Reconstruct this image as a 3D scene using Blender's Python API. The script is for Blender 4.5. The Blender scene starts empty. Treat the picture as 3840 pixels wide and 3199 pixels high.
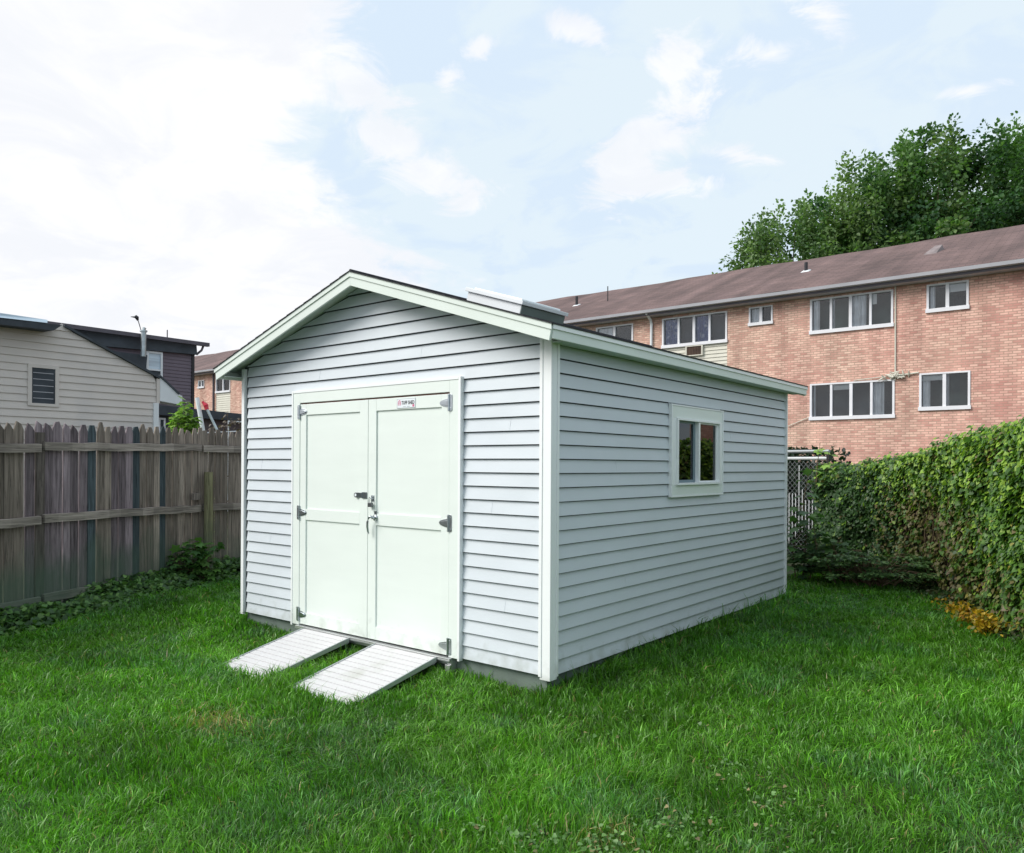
import bpy, math, random
import numpy as np
from mathutils import Vector, Matrix
R = math.radians
random.seed(7)
rng = np.random.default_rng(11)
scene = bpy.context.scene
COL = scene.collection

# ------------------------------------------------------------------ helpers
def tag(o, label=None, cat=None, group=None, kind=None):
    if label: o['label'] = label
    if cat: o['category'] = cat
    if group: o['group'] = group
    if kind: o['kind'] = kind
    return o

def empty(name, loc=(0, 0, 0), rz=0.0):
    o = bpy.data.objects.new(name, None)
    COL.objects.link(o)
    o.location = loc
    o.rotation_euler = (0, 0, rz)
    o.empty_display_size = 0.2
    return o

class MB:
    """collects shapes given in world coordinates; build() links them as one mesh object"""
    def __init__(s): s.v = []; s.f = []
    def quad(s, *p):
        n = len(s.v); s.v += [tuple(q) for q in p]; s.f.append(tuple(range(n, n + len(p)))); return s
    def hexa(s, p):      # 8 corners: bottom 0-3 (ccw from above), top 4-7
        n = len(s.v); s.v += [tuple(q) for q in p]
        for f in ((3, 2, 1, 0), (4, 5, 6, 7), (0, 1, 5, 4), (1, 2, 6, 5), (2, 3, 7, 6), (3, 0, 4, 7)):
            s.f.append(tuple(n + i for i in f))
        return s
    def box(s, x0, x1, y0, y1, z0, z1):
        if x0 > x1: x0, x1 = x1, x0
        if y0 > y1: y0, y1 = y1, y0
        if z0 > z1: z0, z1 = z1, z0
        return s.hexa([(x0, y0, z0), (x1, y0, z0), (x1, y1, z0), (x0, y1, z0), (x0, y0, z1), (x1, y0, z1), (x1, y1, z1), (x0, y1, z1)])
    def prism(s, poly, ext):   # planar polygon + extrusion vector
        n = len(s.v); k = len(poly); e = Vector(ext)
        s.v += [tuple(q) for q in poly] + [tuple(Vector(q) + e) for q in poly]
        s.f.append(tuple(range(n, n + k))); s.f.append(tuple(n + 2 * k - 1 - i for i in range(k)))
        for i in range(k):
            j = (i + 1) % k
            s.f.append((n + j, n + i, n + k + i, n + k + j))
        return s
    def tube(s, pts, rad, n=8, caps=True):
        pts = [Vector(p) for p in pts]
        if not isinstance(rad, (list, tuple)): rad = [rad] * len(pts)
        base = len(s.v)
        up = Vector((0, 0, 1))
        for i, p in enumerate(pts):
            d = (pts[min(i + 1, len(pts) - 1)] - pts[max(i - 1, 0)]).normalized()
            a = d.cross(up if abs(d.z) < .95 else Vector((1, 0, 0))).normalized(); b = d.cross(a)
            for k in range(n):
                t = 2 * math.pi * k / n
                s.v.append(tuple(p + (a * math.cos(t) + b * math.sin(t)) * rad[i]))
        for i in range(len(pts) - 1):
            for k in range(n):
                j = (k + 1) % n
                s.f.append((base + i * n + k, base + i * n + j, base + (i + 1) * n + j, base + (i + 1) * n + k))
        if caps:
            s.f.append(tuple(base + k for k in range(n))[::-1])
            s.f.append(tuple(base + (len(pts) - 1) * n + k for k in range(n)))
        return s
    def build(s, name, m, parent=None, bevel=0, smooth=False, attr=None):
        me = bpy.data.meshes.new(name)
        me.from_pydata(s.v, [], s.f)
        me.update()
        o = bpy.data.objects.new(name, me)
        COL.objects.link(o)
        me.materials.append(m)
        if smooth:
            me.polygons.foreach_set('use_smooth', [True] * len(me.polygons))
        if attr is not None:
            a = me.color_attributes.new('Col', 'FLOAT_COLOR', 'POINT')
            a.data.foreach_set('color', np.asarray(attr, dtype=np.float32).ravel())
        if parent is not None:
            o.parent = parent
            o.matrix_parent_inverse = world_of(parent).inverted()
        if bevel:
            b = o.modifiers.new('edge', 'BEVEL'); b.width = bevel; b.segments = 2; b.limit_method = 'ANGLE'; b.angle_limit = R(40)
            b.harden_normals = False
        return o

def world_of(o):
    m = Matrix.LocRotScale(o.location, o.rotation_euler, None)
    if o.parent: m = world_of(o.parent) @ o.matrix_parent_inverse @ m
    return m

def np_mesh(name, verts, loops_per_face, idx, m, parent=None, col=None, smooth=False):
    me = bpy.data.meshes.new(name)
    nv = len(verts); nf = len(loops_per_face)
    me.vertices.add(nv); me.vertices.foreach_set('co', np.asarray(verts, dtype=np.float32).ravel())
    me.loops.add(len(idx)); me.loops.foreach_set('vertex_index', np.asarray(idx, dtype=np.int32))
    me.polygons.add(nf)
    st = np.concatenate(([0], np.cumsum(loops_per_face)[:-1])).astype(np.int32)
    me.polygons.foreach_set('loop_start', st)
    try: me.polygons.foreach_set('loop_total', np.asarray(loops_per_face, dtype=np.int32))
    except Exception: pass
    if smooth: me.polygons.foreach_set('use_smooth', np.ones(nf, dtype=bool))
    me.update(calc_edges=True)
    if col is not None:
        a = me.color_attributes.new('Col', 'FLOAT_COLOR', 'POINT')
        c = np.ones((nv, 4), dtype=np.float32); c[:, :3] = col
        a.data.foreach_set('color', c.ravel())
    o = bpy.data.objects.new(name, me); COL.objects.link(o); me.materials.append(m)
    if parent is not None:
        o.parent = parent; o.matrix_parent_inverse = world_of(parent).inverted()
    return o

LEAF = {  # local outline: x across, y along, z lift ; faces
    'oval': (np.array([(0, 0, 0), (.30, .30, .06), (.28, .65, .05), (0, 1, -.06), (-.28, .65, .05), (-.30, .30, .06)]), [(0, 1, 2, 3), (0, 3, 4, 5)]),
    'heart': (np.array([(0, 0, 0), (.42, -.02, .07), (.50, .35, .06), (0, 1, -.10), (-.50, .35, .06), (-.42, -.02, .07)]), [(0, 1, 2, 3), (0, 3, 4, 5)]),
    'maple': (np.array([(0, 0, 0), (.22, .10, .02), (.55, .05, -.03), (.40, .34, .04), (.60, .62, -.05), (.24, .62, .04), (0, 1, -.08),
                        (-.24, .62, .04), (-.60, .62, -.05), (-.40, .34, .04), (-.55, .05, -.03), (-.22, .10, .02)]),
              [(0, 1, 2, 3), (0, 3, 4, 5), (0, 5, 6), (0, 6, 7), (0, 7, 8, 9), (0, 9, 10, 11)]),
    'round': (np.array([(0, 0, 0), (.35, .12, .03), (.5, .5, .05), (.35, .9, .02), (0, 1, 0), (-.35, .9, .02), (-.5, .5, .05), (-.35, .12, .03)]),
              [(0, 1, 2, 3), (0, 3, 4, 5), (0, 5, 6, 7)]),
    'needle': (np.array([(-.06, 0, 0), (.06, 0, 0), (.09, .5, .03), (0, 1, 0), (-.09, .5, .03)]), [(0, 1, 2, 3, 4)]),
}

def unit(a): return a / np.maximum(np.linalg.norm(a, axis=-1, keepdims=True), 1e-9)

def leaves(name, kind, pos, axis, normal, size, col, m, parent=None):
    """many leaves as one mesh: pos, axis (tip direction), normal: (N,3); size (N,), col (N,3)"""
    lv, lf = LEAF[kind]
    N = len(pos); k = len(lv)
    u = unit(axis); s = unit(np.cross(u, normal)); n = np.cross(s, u)
    V = pos[:, None, :] + size[:, None, None] * (lv[None, :, 0:1] * s[:, None, :] + lv[None, :, 1:2] * u[:, None, :] + lv[None, :, 2:3] * n[:, None, :])
    V = V.reshape(-1, 3)
    tot = np.tile([len(f) for f in lf], N)
    flat = np.concatenate([np.array(f) for f in lf])
    idx = (np.arange(N)[:, None] * k + flat[None, :]).ravel()
    return np_mesh(name, V, tot, idx, m, parent, np.repeat(col, k, axis=0))

def vnoise(x, y, scale, seed):
    """smooth value noise 0..1 on arrays"""
    g = np.random.default_rng(seed).random((64, 64))
    u = np.asarray(x) / scale + 1000; v = np.asarray(y) / scale + 1000
    i = np.floor(u).astype(int); j = np.floor(v).astype(int); fu = u - i; fv = v - j
    fu = fu * fu * (3 - 2 * fu); fv = fv * fv * (3 - 2 * fv)
    a = g[i % 64, j % 64]; b = g[(i + 1) % 64, j % 64]; c = g[i % 64, (j + 1) % 64]; d = g[(i + 1) % 64, (j + 1) % 64]
    return (a * (1 - fu) + b * fu) * (1 - fv) + (c * (1 - fu) + d * fu) * fv

# ------------------------------------------------------------------ materials
def mat(name):
    m = bpy.data.materials.new(name); m.use_nodes = True
    nt = m.node_tree
    return m, nt, nt.nodes, nt.links, nt.nodes['Principled BSDF']

def simple(name, col, rough=.6, metal=0, var=.12, scale=3.0, bump=0, bscale=80, spec=.5, stretch=(1, 1, 1), dirt=None, dscale=1.2):
    m, nt, N, L, b = mat(name)
    tc = N.new('ShaderNodeTexCoord')
    mp = N.new('ShaderNodeMapping'); mp.inputs['Scale'].default_value = stretch
    L.new(tc.outputs['Object'], mp.inputs['Vector'])
    no = N.new('ShaderNodeTexNoise'); no.inputs['Scale'].default_value = scale; no.inputs['Detail'].default_value = 6
    L.new(mp.outputs[0], no.inputs['Vector'])
    r = N.new('ShaderNodeMapRange'); r.inputs[1].default_value = .3; r.inputs[2].default_value = .7
    r.inputs[3].default_value = 1 - var; r.inputs[4].default_value = 1 + var * .6
    L.new(no.outputs['Fac'], r.inputs[0])
    mx = N.new('ShaderNodeVectorMath'); mx.operation = 'SCALE'; mx.inputs[0].default_value = col
    L.new(r.outputs[0], mx.inputs['Scale'])
    out = mx.outputs[0]
    if dirt:
        n2 = N.new('ShaderNodeTexNoise'); n2.inputs['Scale'].default_value = dscale; n2.inputs['Detail'].default_value = 8
        L.new(tc.outputs['Object'], n2.inputs['Vector'])
        rr = N.new('ShaderNodeMapRange'); rr.inputs[1].default_value = .52; rr.inputs[2].default_value = .72
        L.new(n2.outputs['Fac'], rr.inputs[0])
        mm = N.new('ShaderNodeMix'); mm.data_type = 'RGBA'; mm.inputs['B'].default_value = (*dirt, 1)
        L.new(rr.outputs[0], mm.inputs['Factor']); L.new(out, mm.inputs['A']); out = mm.outputs['Result']
    L.new(out, b.inputs['Base Color'])
    b.inputs['Roughness'].default_value = rough; b.inputs['Metallic'].default_value = metal
    b.inputs['Specular IOR Level'].default_value = spec
    if bump:
        n3 = N.new('ShaderNodeTexNoise'); n3.inputs['Scale'].default_value = bscale; n3.inputs['Detail'].default_value = 4
        L.new(mp.outputs[0], n3.inputs['Vector'])
        bp = N.new('ShaderNodeBump'); bp.inputs['Strength'].default_value = bump; bp.inputs['Distance'].default_value = .004
        L.new(n3.outputs['Fac'], bp.inputs['Height']); L.new(bp.outputs[0], b.inputs['Normal'])
    return m

def leafmat(name, rough=.5, trans=.35, spec=.35, tint=(1, 1, 1)):
    m, nt, N, L, b = mat(name)
    a = N.new('ShaderNodeAttribute'); a.attribute_name = 'Col'
    v = N.new('ShaderNodeVectorMath'); v.operation = 'MULTIPLY'; v.inputs[1].default_value = tint
    L.new(a.outputs['Color'], v.inputs[0])
    L.new(v.outputs[0], b.inputs['Base Color'])
    b.inputs['Roughness'].default_value = rough; b.inputs['Specular IOR Level'].default_value = spec
    t = N.new('ShaderNodeBsdfTranslucent')
    v2 = N.new('ShaderNodeVectorMath'); v2.operation = 'MULTIPLY'; v2.inputs[1].default_value = (1.1, 1.35, .5)
    L.new(v.outputs[0], v2.inputs[0]); L.new(v2.outputs[0], t.inputs['Color'])
    mx = N.new('ShaderNodeMixShader'); mx.inputs[0].default_value = trans
    L.new(b.outputs[0], mx.inputs[1]); L.new(t.outputs[0], mx.inputs[2])
    L.new(mx.outputs[0], N['Material Output'].inputs['Surface'])
    return m

def brickmat(name, axis='x'):
    m, nt, N, L, b = mat(name)
    tc = N.new('ShaderNodeTexCoord'); sp = N.new('ShaderNodeSeparateXYZ'); cb = N.new('ShaderNodeCombineXYZ')
    L.new(tc.outputs['Object'], sp.inputs[0])
    L.new(sp.outputs['X' if axis == 'x' else 'Y'], cb.inputs['X']); L.new(sp.outputs['Z'], cb.inputs['Y'])
    br = N.new('ShaderNodeTexBrick'); br.inputs['Scale'].default_value = 1
    br.inputs['Brick Width'].default_value = .205; br.inputs['Row Height'].default_value = .072
    br.inputs['Mortar Size'].default_value = .011; br.inputs['Bias'].default_value = 0
    br.inputs['Color1'].default_value = (.83, .60, .475, 1); br.inputs['Color2'].default_value = (.56, .32, .26, 1)
    br.inputs['Mortar'].default_value = (.48, .35, .27, 1)
    L.new(cb.outputs[0], br.inputs['Vector'])
    n1 = N.new('ShaderNodeTexNoise'); n1.inputs['Scale'].default_value = .45; n1.inputs['Detail'].default_value = 5
    L.new(cb.outputs[0], n1.inputs['Vector'])
    r1 = N.new('ShaderNodeMapRange'); r1.inputs[1].default_value = .4; r1.inputs[2].default_value = .65
    L.new(n1.outputs['Fac'], r1.inputs[0])
    gr = N.new('ShaderNodeMapRange'); gr.inputs[1].default_value = -9; gr.inputs[2].default_value = 1   # redder bricks towards +x end
    L.new(sp.outputs['X'], gr.inputs[0])
    ad = N.new('ShaderNodeMath'); ad.operation = 'ADD'; ad.use_clamp = True
    mu = N.new('ShaderNodeMath'); mu.operation = 'MULTIPLY'; mu.inputs[1].default_value = .55
    L.new(r1.outputs[0], mu.inputs[0]); L.new(mu.outputs[0], ad.inputs[0])
    mu2 = N.new('ShaderNodeMath'); mu2.operation = 'MULTIPLY'; mu2.inputs[1].default_value = .6
    L.new(gr.outputs[0], mu2.inputs[0]); L.new(mu2.outputs[0], ad.inputs[1])
    mx = N.new('ShaderNodeMix'); mx.data_type = 'RGBA'; mx.blend_type = 'MULTIPLY'
    mx.inputs['B'].default_value = (1.02, .86, .90, 1)
    L.new(ad.outputs[0], mx.inputs['Factor']); L.new(br.outputs['Color'], mx.inputs['A'])
    ms = N.new('ShaderNodeMapping'); ms.inputs['Scale'].default_value = (1.1, .16, 1); L.new(cb.outputs[0], ms.inputs['Vector'])
    ns = N.new('ShaderNodeTexNoise'); ns.inputs['Scale'].default_value = 1.2; ns.inputs['Detail'].default_value = 9; ns.inputs['Roughness'].default_value = .65; L.new(ms.outputs[0], ns.inputs['Vector'])
    rs = N.new('ShaderNodeMapRange'); rs.inputs[1].default_value = .35; rs.inputs[2].default_value = .62; rs.inputs[3].default_value = .74; rs.inputs[4].default_value = 1.08; L.new(ns.outputs['Fac'], rs.inputs[0])
    vs_ = N.new('ShaderNodeVectorMath'); vs_.operation = 'SCALE'; L.new(mx.outputs['Result'], vs_.inputs[0]); L.new(rs.outputs[0], vs_.inputs['Scale'])
    L.new(vs_.outputs[0], b.inputs['Base Color'])
    b.inputs['Roughness'].default_value = .9; b.inputs['Specular IOR Level'].default_value = .2
    bp = N.new('ShaderNodeBump'); bp.inputs['Strength'].default_value = .6; bp.inputs['Distance'].default_value = .01; bp.invert = True
    L.new(br.outputs['Fac'], bp.inputs['Height']); L.new(bp.outputs[0], b.inputs['Normal'])
    return m

def woodmat(name, gs=(38, 38, 2.2)):
    """weathered board: colour per board from the attribute, grain along z"""
    m, nt, N, L, b = mat(name)
    a = N.new('ShaderNodeAttribute'); a.attribute_name = 'Col'
    tc = N.new('ShaderNodeTexCoord'); mp = N.new('ShaderNodeMapping'); mp.inputs['Scale'].default_value = gs
    L.new(tc.outputs['Object'], mp.inputs['Vector'])
    no = N.new('ShaderNodeTexNoise'); no.inputs['Scale'].default_value = 1; no.inputs['Detail'].default_value = 7; no.inputs['Distortion'].default_value = .6
    L.new(mp.outputs[0], no.inputs['Vector'])
    r = N.new('ShaderNodeMapRange'); r.inputs[1].default_value = .32; r.inputs[2].default_value = .70; r.inputs[3].default_value = .62; r.inputs[4].default_value = 1.4
    L.new(no.outputs['Fac'], r.inputs[0])
    mx = N.new('ShaderNodeVectorMath'); mx.operation = 'SCALE'
    L.new(a.outputs['Color'], mx.inputs[0]); L.new(r.outputs[0], mx.inputs['Scale'])
    mpk = N.new('ShaderNodeMapping'); mpk.inputs['Scale'].default_value = tuple(v * (1.9 if v > 10 else 1.6) for v in gs); L.new(tc.outputs['Object'], mpk.inputs['Vector'])
    nk = N.new('ShaderNodeTexNoise'); nk.inputs['Scale'].default_value = 1; nk.inputs['Detail'].default_value = 5; nk.inputs['Roughness'].default_value = .7; L.new(mpk.outputs[0], nk.inputs['Vector'])
    rk = N.new('ShaderNodeMapRange'); rk.inputs[1].default_value = .34; rk.inputs[2].default_value = .46; rk.inputs[3].default_value = .38; rk.inputs[4].default_value = 1.04; L.new(nk.outputs['Fac'], rk.inputs[0])
    mxk = N.new('ShaderNodeVectorMath'); mxk.operation = 'SCALE'; L.new(mx.outputs[0], mxk.inputs[0]); L.new(rk.outputs[0], mxk.inputs['Scale']); mx = mxk
    # green algae growing up from the soil
    sp = N.new('ShaderNodeSeparateXYZ'); L.new(tc.outputs['Object'], sp.inputs[0])
    n2 = N.new('ShaderNodeTexNoise'); n2.inputs['Scale'].default_value = 1.6; n2.inputs['Detail'].default_value = 5
    L.new(tc.outputs['Object'], n2.inputs['Vector'])
    hh = N.new('ShaderNodeMapRange'); hh.inputs[1].default_value = .9; hh.inputs[2].default_value = .0; hh.inputs[3].default_value = -.1; hh.inputs[4].default_value = .45
    L.new(sp.outputs['Z'], hh.inputs[0])
    ad = N.new('ShaderNodeMath'); ad.operation = 'ADD'; L.new(n2.outputs['Fac'], ad.inputs[0]); L.new(hh.outputs[0], ad.inputs[1])
    r2 = N.new('ShaderNodeMapRange'); r2.inputs[1].default_value = .62; r2.inputs[2].default_value = .95; r2.inputs[4].default_value = .75
    L.new(ad.outputs[0], r2.inputs[0])
    m2 = N.new('ShaderNodeMix'); m2.data_type = 'RGBA'; m2.inputs['B'].default_value = (.075, .12, .085, 1)
    L.new(r2.outputs[0], m2.inputs['Factor']); L.new(mx.outputs[0], m2.inputs['A'])
    L.new(m2.outputs['Result'], b.inputs['Base Color'])
    b.inputs['Roughness'].default_value = .9; b.inputs['Specular IOR Level'].default_value = .15
    bp = N.new('ShaderNodeBump'); bp.inputs['Strength'].default_value = .5; bp.inputs['Distance'].default_value = .004
    L.new(no.outputs['Fac'], bp.inputs['Height']); L.new(bp.outputs[0], b.inputs['Normal'])
    return m

def glassmat(name, tint=(.75, .8, .82), refl=1.0, rough=.01, k=2.6):
    m, nt, N, L, b = mat(name)
    N.remove(b)
    tr = N.new('ShaderNodeBsdfTransparent'); tr.inputs[0].default_value = (*tint, 1)
    gl = N.new('ShaderNodeBsdfGlossy'); gl.inputs['Roughness'].default_value = rough; gl.inputs[0].default_value = (refl, refl, refl, 1)
    fr = N.new('ShaderNodeFresnel'); fr.inputs[0].default_value = 1.52
    mul = N.new('ShaderNodeMath'); mul.operation = 'MULTIPLY'; mul.inputs[1].default_value = k; mul.use_clamp = True
    L.new(fr.outputs[0], mul.inputs[0])
    mx = N.new('ShaderNodeMixShader'); L.new(mul.outputs[0], mx.inputs[0]); L.new(tr.outputs[0], mx.inputs[1]); L.new(gl.outputs[0], mx.inputs[2])
    L.new(mx.outputs[0], N['Material Output'].inputs['Surface'])
    return m

M = {}
M['vinyl'] = simple('vinyl_siding', (.595, .64, .685), .55, var=.03, scale=1.2, bump=.25, bscale=60, stretch=(1, 1, 6))
M['slot_shade'] = simple('slot_shade_sheathing', (.07, .078, .085), .9)  # sheathing painted dark to stand for shade in slots between siding courses
def weather(m, dirt=(.22, .24, .17), amount=.5, wave=True):
    nt = m.node_tree; N = nt.nodes; L = nt.links; b = N['Principled BSDF']
    src = b.inputs['Base Color'].links[0].from_socket
    tc = N.new('ShaderNodeTexCoord'); sp = N.new('ShaderNodeSeparateXYZ'); L.new(tc.outputs['Object'], sp.inputs[0])
    no = N.new('ShaderNodeTexNoise'); no.inputs['Scale'].default_value = 9; no.inputs['Detail'].default_value = 8; L.new(tc.outputs['Object'], no.inputs['Vector'])
    r = N.new('ShaderNodeMapRange'); r.inputs[1].default_value = .26; r.inputs[2].default_value = -.02; r.inputs[3].default_value = -.38; r.inputs[4].default_value = .12; L.new(sp.outputs['Z'], r.inputs[0])
    ad = N.new('ShaderNodeMath'); ad.operation = 'ADD'; L.new(no.outputs['Fac'], ad.inputs[0]); L.new(r.outputs[0], ad.inputs[1])
    r2 = N.new('ShaderNodeMapRange'); r2.inputs[1].default_value = .42; r2.inputs[2].default_value = .75; r2.inputs[4].default_value = amount; L.new(ad.outputs[0], r2.inputs[0])
    mx = N.new('ShaderNodeMix'); mx.data_type = 'RGBA'; mx.inputs['B'].default_value = (*dirt, 1); L.new(r2.outputs[0], mx.inputs['Factor']); L.new(src, mx.inputs['A']); L.new(mx.outputs['Result'], b.inputs['Base Color'])
    if wave:
        n2 = N.new('ShaderNodeTexNoise'); n2.inputs['Scale'].default_value = 1.6; n2.inputs['Detail'].default_value = 2; L.new(tc.outputs['Object'], n2.inputs['Vector'])
        bp = N.new('ShaderNodeBump'); bp.inputs['Strength'].default_value = .5; bp.inputs['Distance'].default_value = .05; L.new(n2.outputs['Fac'], bp.inputs['Height'])
        if b.inputs['Normal'].links: L.new(b.inputs['Normal'].links[0].from_socket, bp.inputs['Normal'])
        L.new(bp.outputs[0], b.inputs['Normal'])
weather(M['vinyl'], amount=.38)
M['trim'] = simple('white_trim', (.85, .87, .88), .45, var=.02, scale=2)
M['door'] = simple('painted_door', (.76, .815, .78), .5, var=.025, scale=1.5, bump=.2, bscale=50, stretch=(1, 1, 5))
weather(M['trim'], amount=.35, wave=False); weather(M['door'], amount=.35, wave=False)
M['fascia'] = simple('painted_fascia', (.70, .765, .72), .5, var=.04, scale=2)
M['soffit'] = simple('soffit_board', (.55, .62, .58), .7, var=.05)
M['foundation'] = simple('foundation_board', (.15, .19, .17), .85, var=.3, scale=5, bump=.5, dirt=(.10, .14, .09))
M['shingle_black'] = simple('dark_shingle', (.035, .034, .04), .95, var=.4, scale=40, bump=.8, bscale=150)
M['zinc'] = simple('zinc_metal', (.50, .54, .57), .30, .95, var=.15, scale=30)
M['zinc_dark'] = simple('dark_zinc_metal', (.22, .25, .27), .35, .9, var=.2, scale=30)
M['alu'] = simple('mill_aluminium', (.70, .71, .72), .38, .85, var=.1, scale=6, stretch=(1, 20, 1))
M['ramp'] = simple('ramp_surface', (.62, .61, .62), .45, .1, var=.04, scale=4, dirt=(.44, .45, .40), dscale=2.4)
M['ramp_side'] = simple('ramp_side_metal', (.46, .49, .50), .4, .6, var=.15, scale=8)
M['interior'] = simple('bare_plywood', (.30, .22, .15), .8, var=.25, scale=4)
M['redwood'] = simple('reddish_header', (.16, .055, .04), .8, var=.2)
M['padlock'] = simple('laminated_steel', (.16, .17, .18), .4, .8, var=.3, scale=60, stretch=(1, 1, 6))
M['sign_white'] = simple('sign_face', (.78, .82, .86), .4, var=.01)
M['sign_black'] = simple('sign_ink_black', (.02, .02, .025), .5, var=.01)
M['sign_red'] = simple('sign_ink_red', (.62, .14, .26), .5, var=.03)
M['sign_grey'] = simple('sign_ink_grey', (.30, .34, .36), .5, var=.03)
M['glass'] = glassmat('window_glass', (.34, .42, .48), .8, .01, 1.0)
M['apglass'] = glassmat('apartment_glass', (.95, .965, .98), .85, .02, 1.05)
M['sashgrey'] = simple('grey_screen_sash', (.17, .23, .27), .5, var=.05)
M['frost'] = simple('frosted_acrylic', (.80, .84, .86), .25, var=.02)
M['flash'] = simple('grey_flashing', (.13, .17, .16), .5, var=.2)
M['glass_clear'] = glassmat('skylight_glass', (.85, .88, .9), .9)
M['brick'] = brickmat('brick_wall')
M['bframe'] = simple('window_frame_white', (.74, .74, .78), .5, var=.05)
M['aproof'] = simple('reddish_asphalt_shingle', (.165, .108, .102), .95, var=.22, scale=.8, bump=.6, bscale=20, dirt=(.13, .085, .08), dscale=.35)
def courses(m):
    nt = m.node_tree; N = nt.nodes; L = nt.links; b = N['Principled BSDF']
    src = b.inputs['Base Color'].links[0].from_socket
    tc = N.new('ShaderNodeTexCoord'); br = N.new('ShaderNodeTexBrick'); br.inputs['Scale'].default_value = 1
    br.inputs['Brick Width'].default_value = .42; br.inputs['Row Height'].default_value = .15; br.inputs['Mortar Size'].default_value = .012
    br.inputs['Color1'].default_value = (1.12, 1.1, 1.08, 1); br.inputs['Color2'].default_value = (.80, .80, .82, 1); br.inputs['Mortar'].default_value = (.55, .55, .55, 1)
    L.new(tc.outputs['Object'], br.inputs['Vector'])
    mp = N.new('ShaderNodeMapping'); mp.inputs['Scale'].default_value = (1.3, .12, .12); L.new(tc.outputs['Object'], mp.inputs['Vector'])
    st = N.new('ShaderNodeTexNoise'); st.inputs['Scale'].default_value = 1; st.inputs['Detail'].default_value = 8; L.new(mp.outputs[0], st.inputs['Vector'])
    r = N.new('ShaderNodeMapRange'); r.inputs[1].default_value = .35; r.inputs[2].default_value = .65; r.inputs[3].default_value = .72; r.inputs[4].default_value = 1.2; L.new(st.outputs['Fac'], r.inputs[0])
    v = N.new('ShaderNodeVectorMath'); v.operation = 'MULTIPLY'; L.new(src, v.inputs[0]); L.new(br.outputs['Color'], v.inputs[1])
    w = N.new('ShaderNodeVectorMath'); w.operation = 'SCALE'; L.new(v.outputs[0], w.inputs[0]); L.new(r.outputs[0], w.inputs['Scale']); L.new(w.outputs[0], b.inputs['Base Color'])
courses(M['aproof'])
M['roofgrey'] = simple('weathered_vent', (.24, .20, .20), .7, var=.3, scale=5)
M['gutter'] = simple('painted_gutter', (.46, .46, .50), .5, var=.12, scale=1.5)
M['gutter_dark'] = simple('dark_gutter', (.10, .09, .11), .6, var=.2)
M['panel_cream'] = simple('cream_panel_siding', (.62, .60, .52), .7, var=.06)
M['room'] = simple('room_dark', (.035, .048, .065), .9, var=.4, scale=2)
M['room_mid'] = simple('room_lit_dim', (.09, .11, .125), .9, var=.5, scale=1.3)  # room brightness is put into the tone of these back boards
M['room_green'] = simple('room_greenish', (.08, .12, .11), .9, var=.6, scale=1.1)
M['blind'] = simple('window_blind', (.58, .60, .60), .8, var=.05)
M['curtain'] = simple('curtain_cloth', (.72, .75, .78), .9, var=.15, scale=4)
M['curtain_print'] = simple('printed_curtain', (.10, .14, .32), .9, var=.2, scale=3, dirt=(.5, .55, .66), dscale=7)
M['rust'] = simple('rusty_metal', (.085, .05, .035), .8, var=.4, scale=6)
M['beige'] = simple('beige_siding', (.64, .585, .545), .7, var=.05, scale=1.5, dirt=(.53, .50, .49), dscale=.7)
M['slate'] = simple('slate_roofing', (.055, .065, .078), .9, var=.25, scale=3, bump=.5)
M['metalroof'] = simple('pale_metal_roof', (.50, .60, .68), .4, .3, var=.3, scale=1.4, stretch=(1, .3, 6))
M['plum'] = simple('dark_plum_siding', (.155, .125, .155), .7, var=.12, scale=2)
M['brownsiding'] = simple('dark_brown_siding', (.105, .085, .09), .7, var=.15, scale=2)
M['white'] = simple('white_paint', (.74, .77, .80), .55, var=.04)
M['darkmetal'] = simple('black_metal', (.03, .03, .035), .5, .3)
M['galv'] = simple('galvanised_steel', (.45, .50, .52), .4, .7, var=.25, scale=6)
M['redplastic'] = simple('red_plastic', (.55, .03, .06), .4)
M['wood'] = woodmat('weathered_wood')
M['woodrail'] = woodmat('weathered_rail', (3, 2.2, 60))
M['bark'] = simple('bark', (.10, .075, .05), .95, var=.4, scale=8, bump=1, bscale=30, stretch=(1, 1, .3))
M['stem'] = simple('vine_stem', (.15, .105, .06), .9, var=.35, scale=8)
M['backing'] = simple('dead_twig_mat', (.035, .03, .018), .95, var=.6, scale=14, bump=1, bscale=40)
M['leaf'] = leafmat('leaf', .45, .3, .45)
M['treeleaf'] = leafmat('tree_leaf', .5, .42, .35)
M['grassblade'] = leafmat('grass_blade', .42, .35, .55)
M['soil'] = simple('lawn_soil', (.035, .055, .016), .95, var=.5, scale=4, bump=1, bscale=30, dirt=(.05, .04, .02), dscale=1.5)
M['wire'] = simple('galvanised_wire', (.32, .34, .35), .5, .5)
M['slat'] = simple('white_plastic_slat', (.60, .62, .63), .6, var=.15, scale=4)

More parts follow.
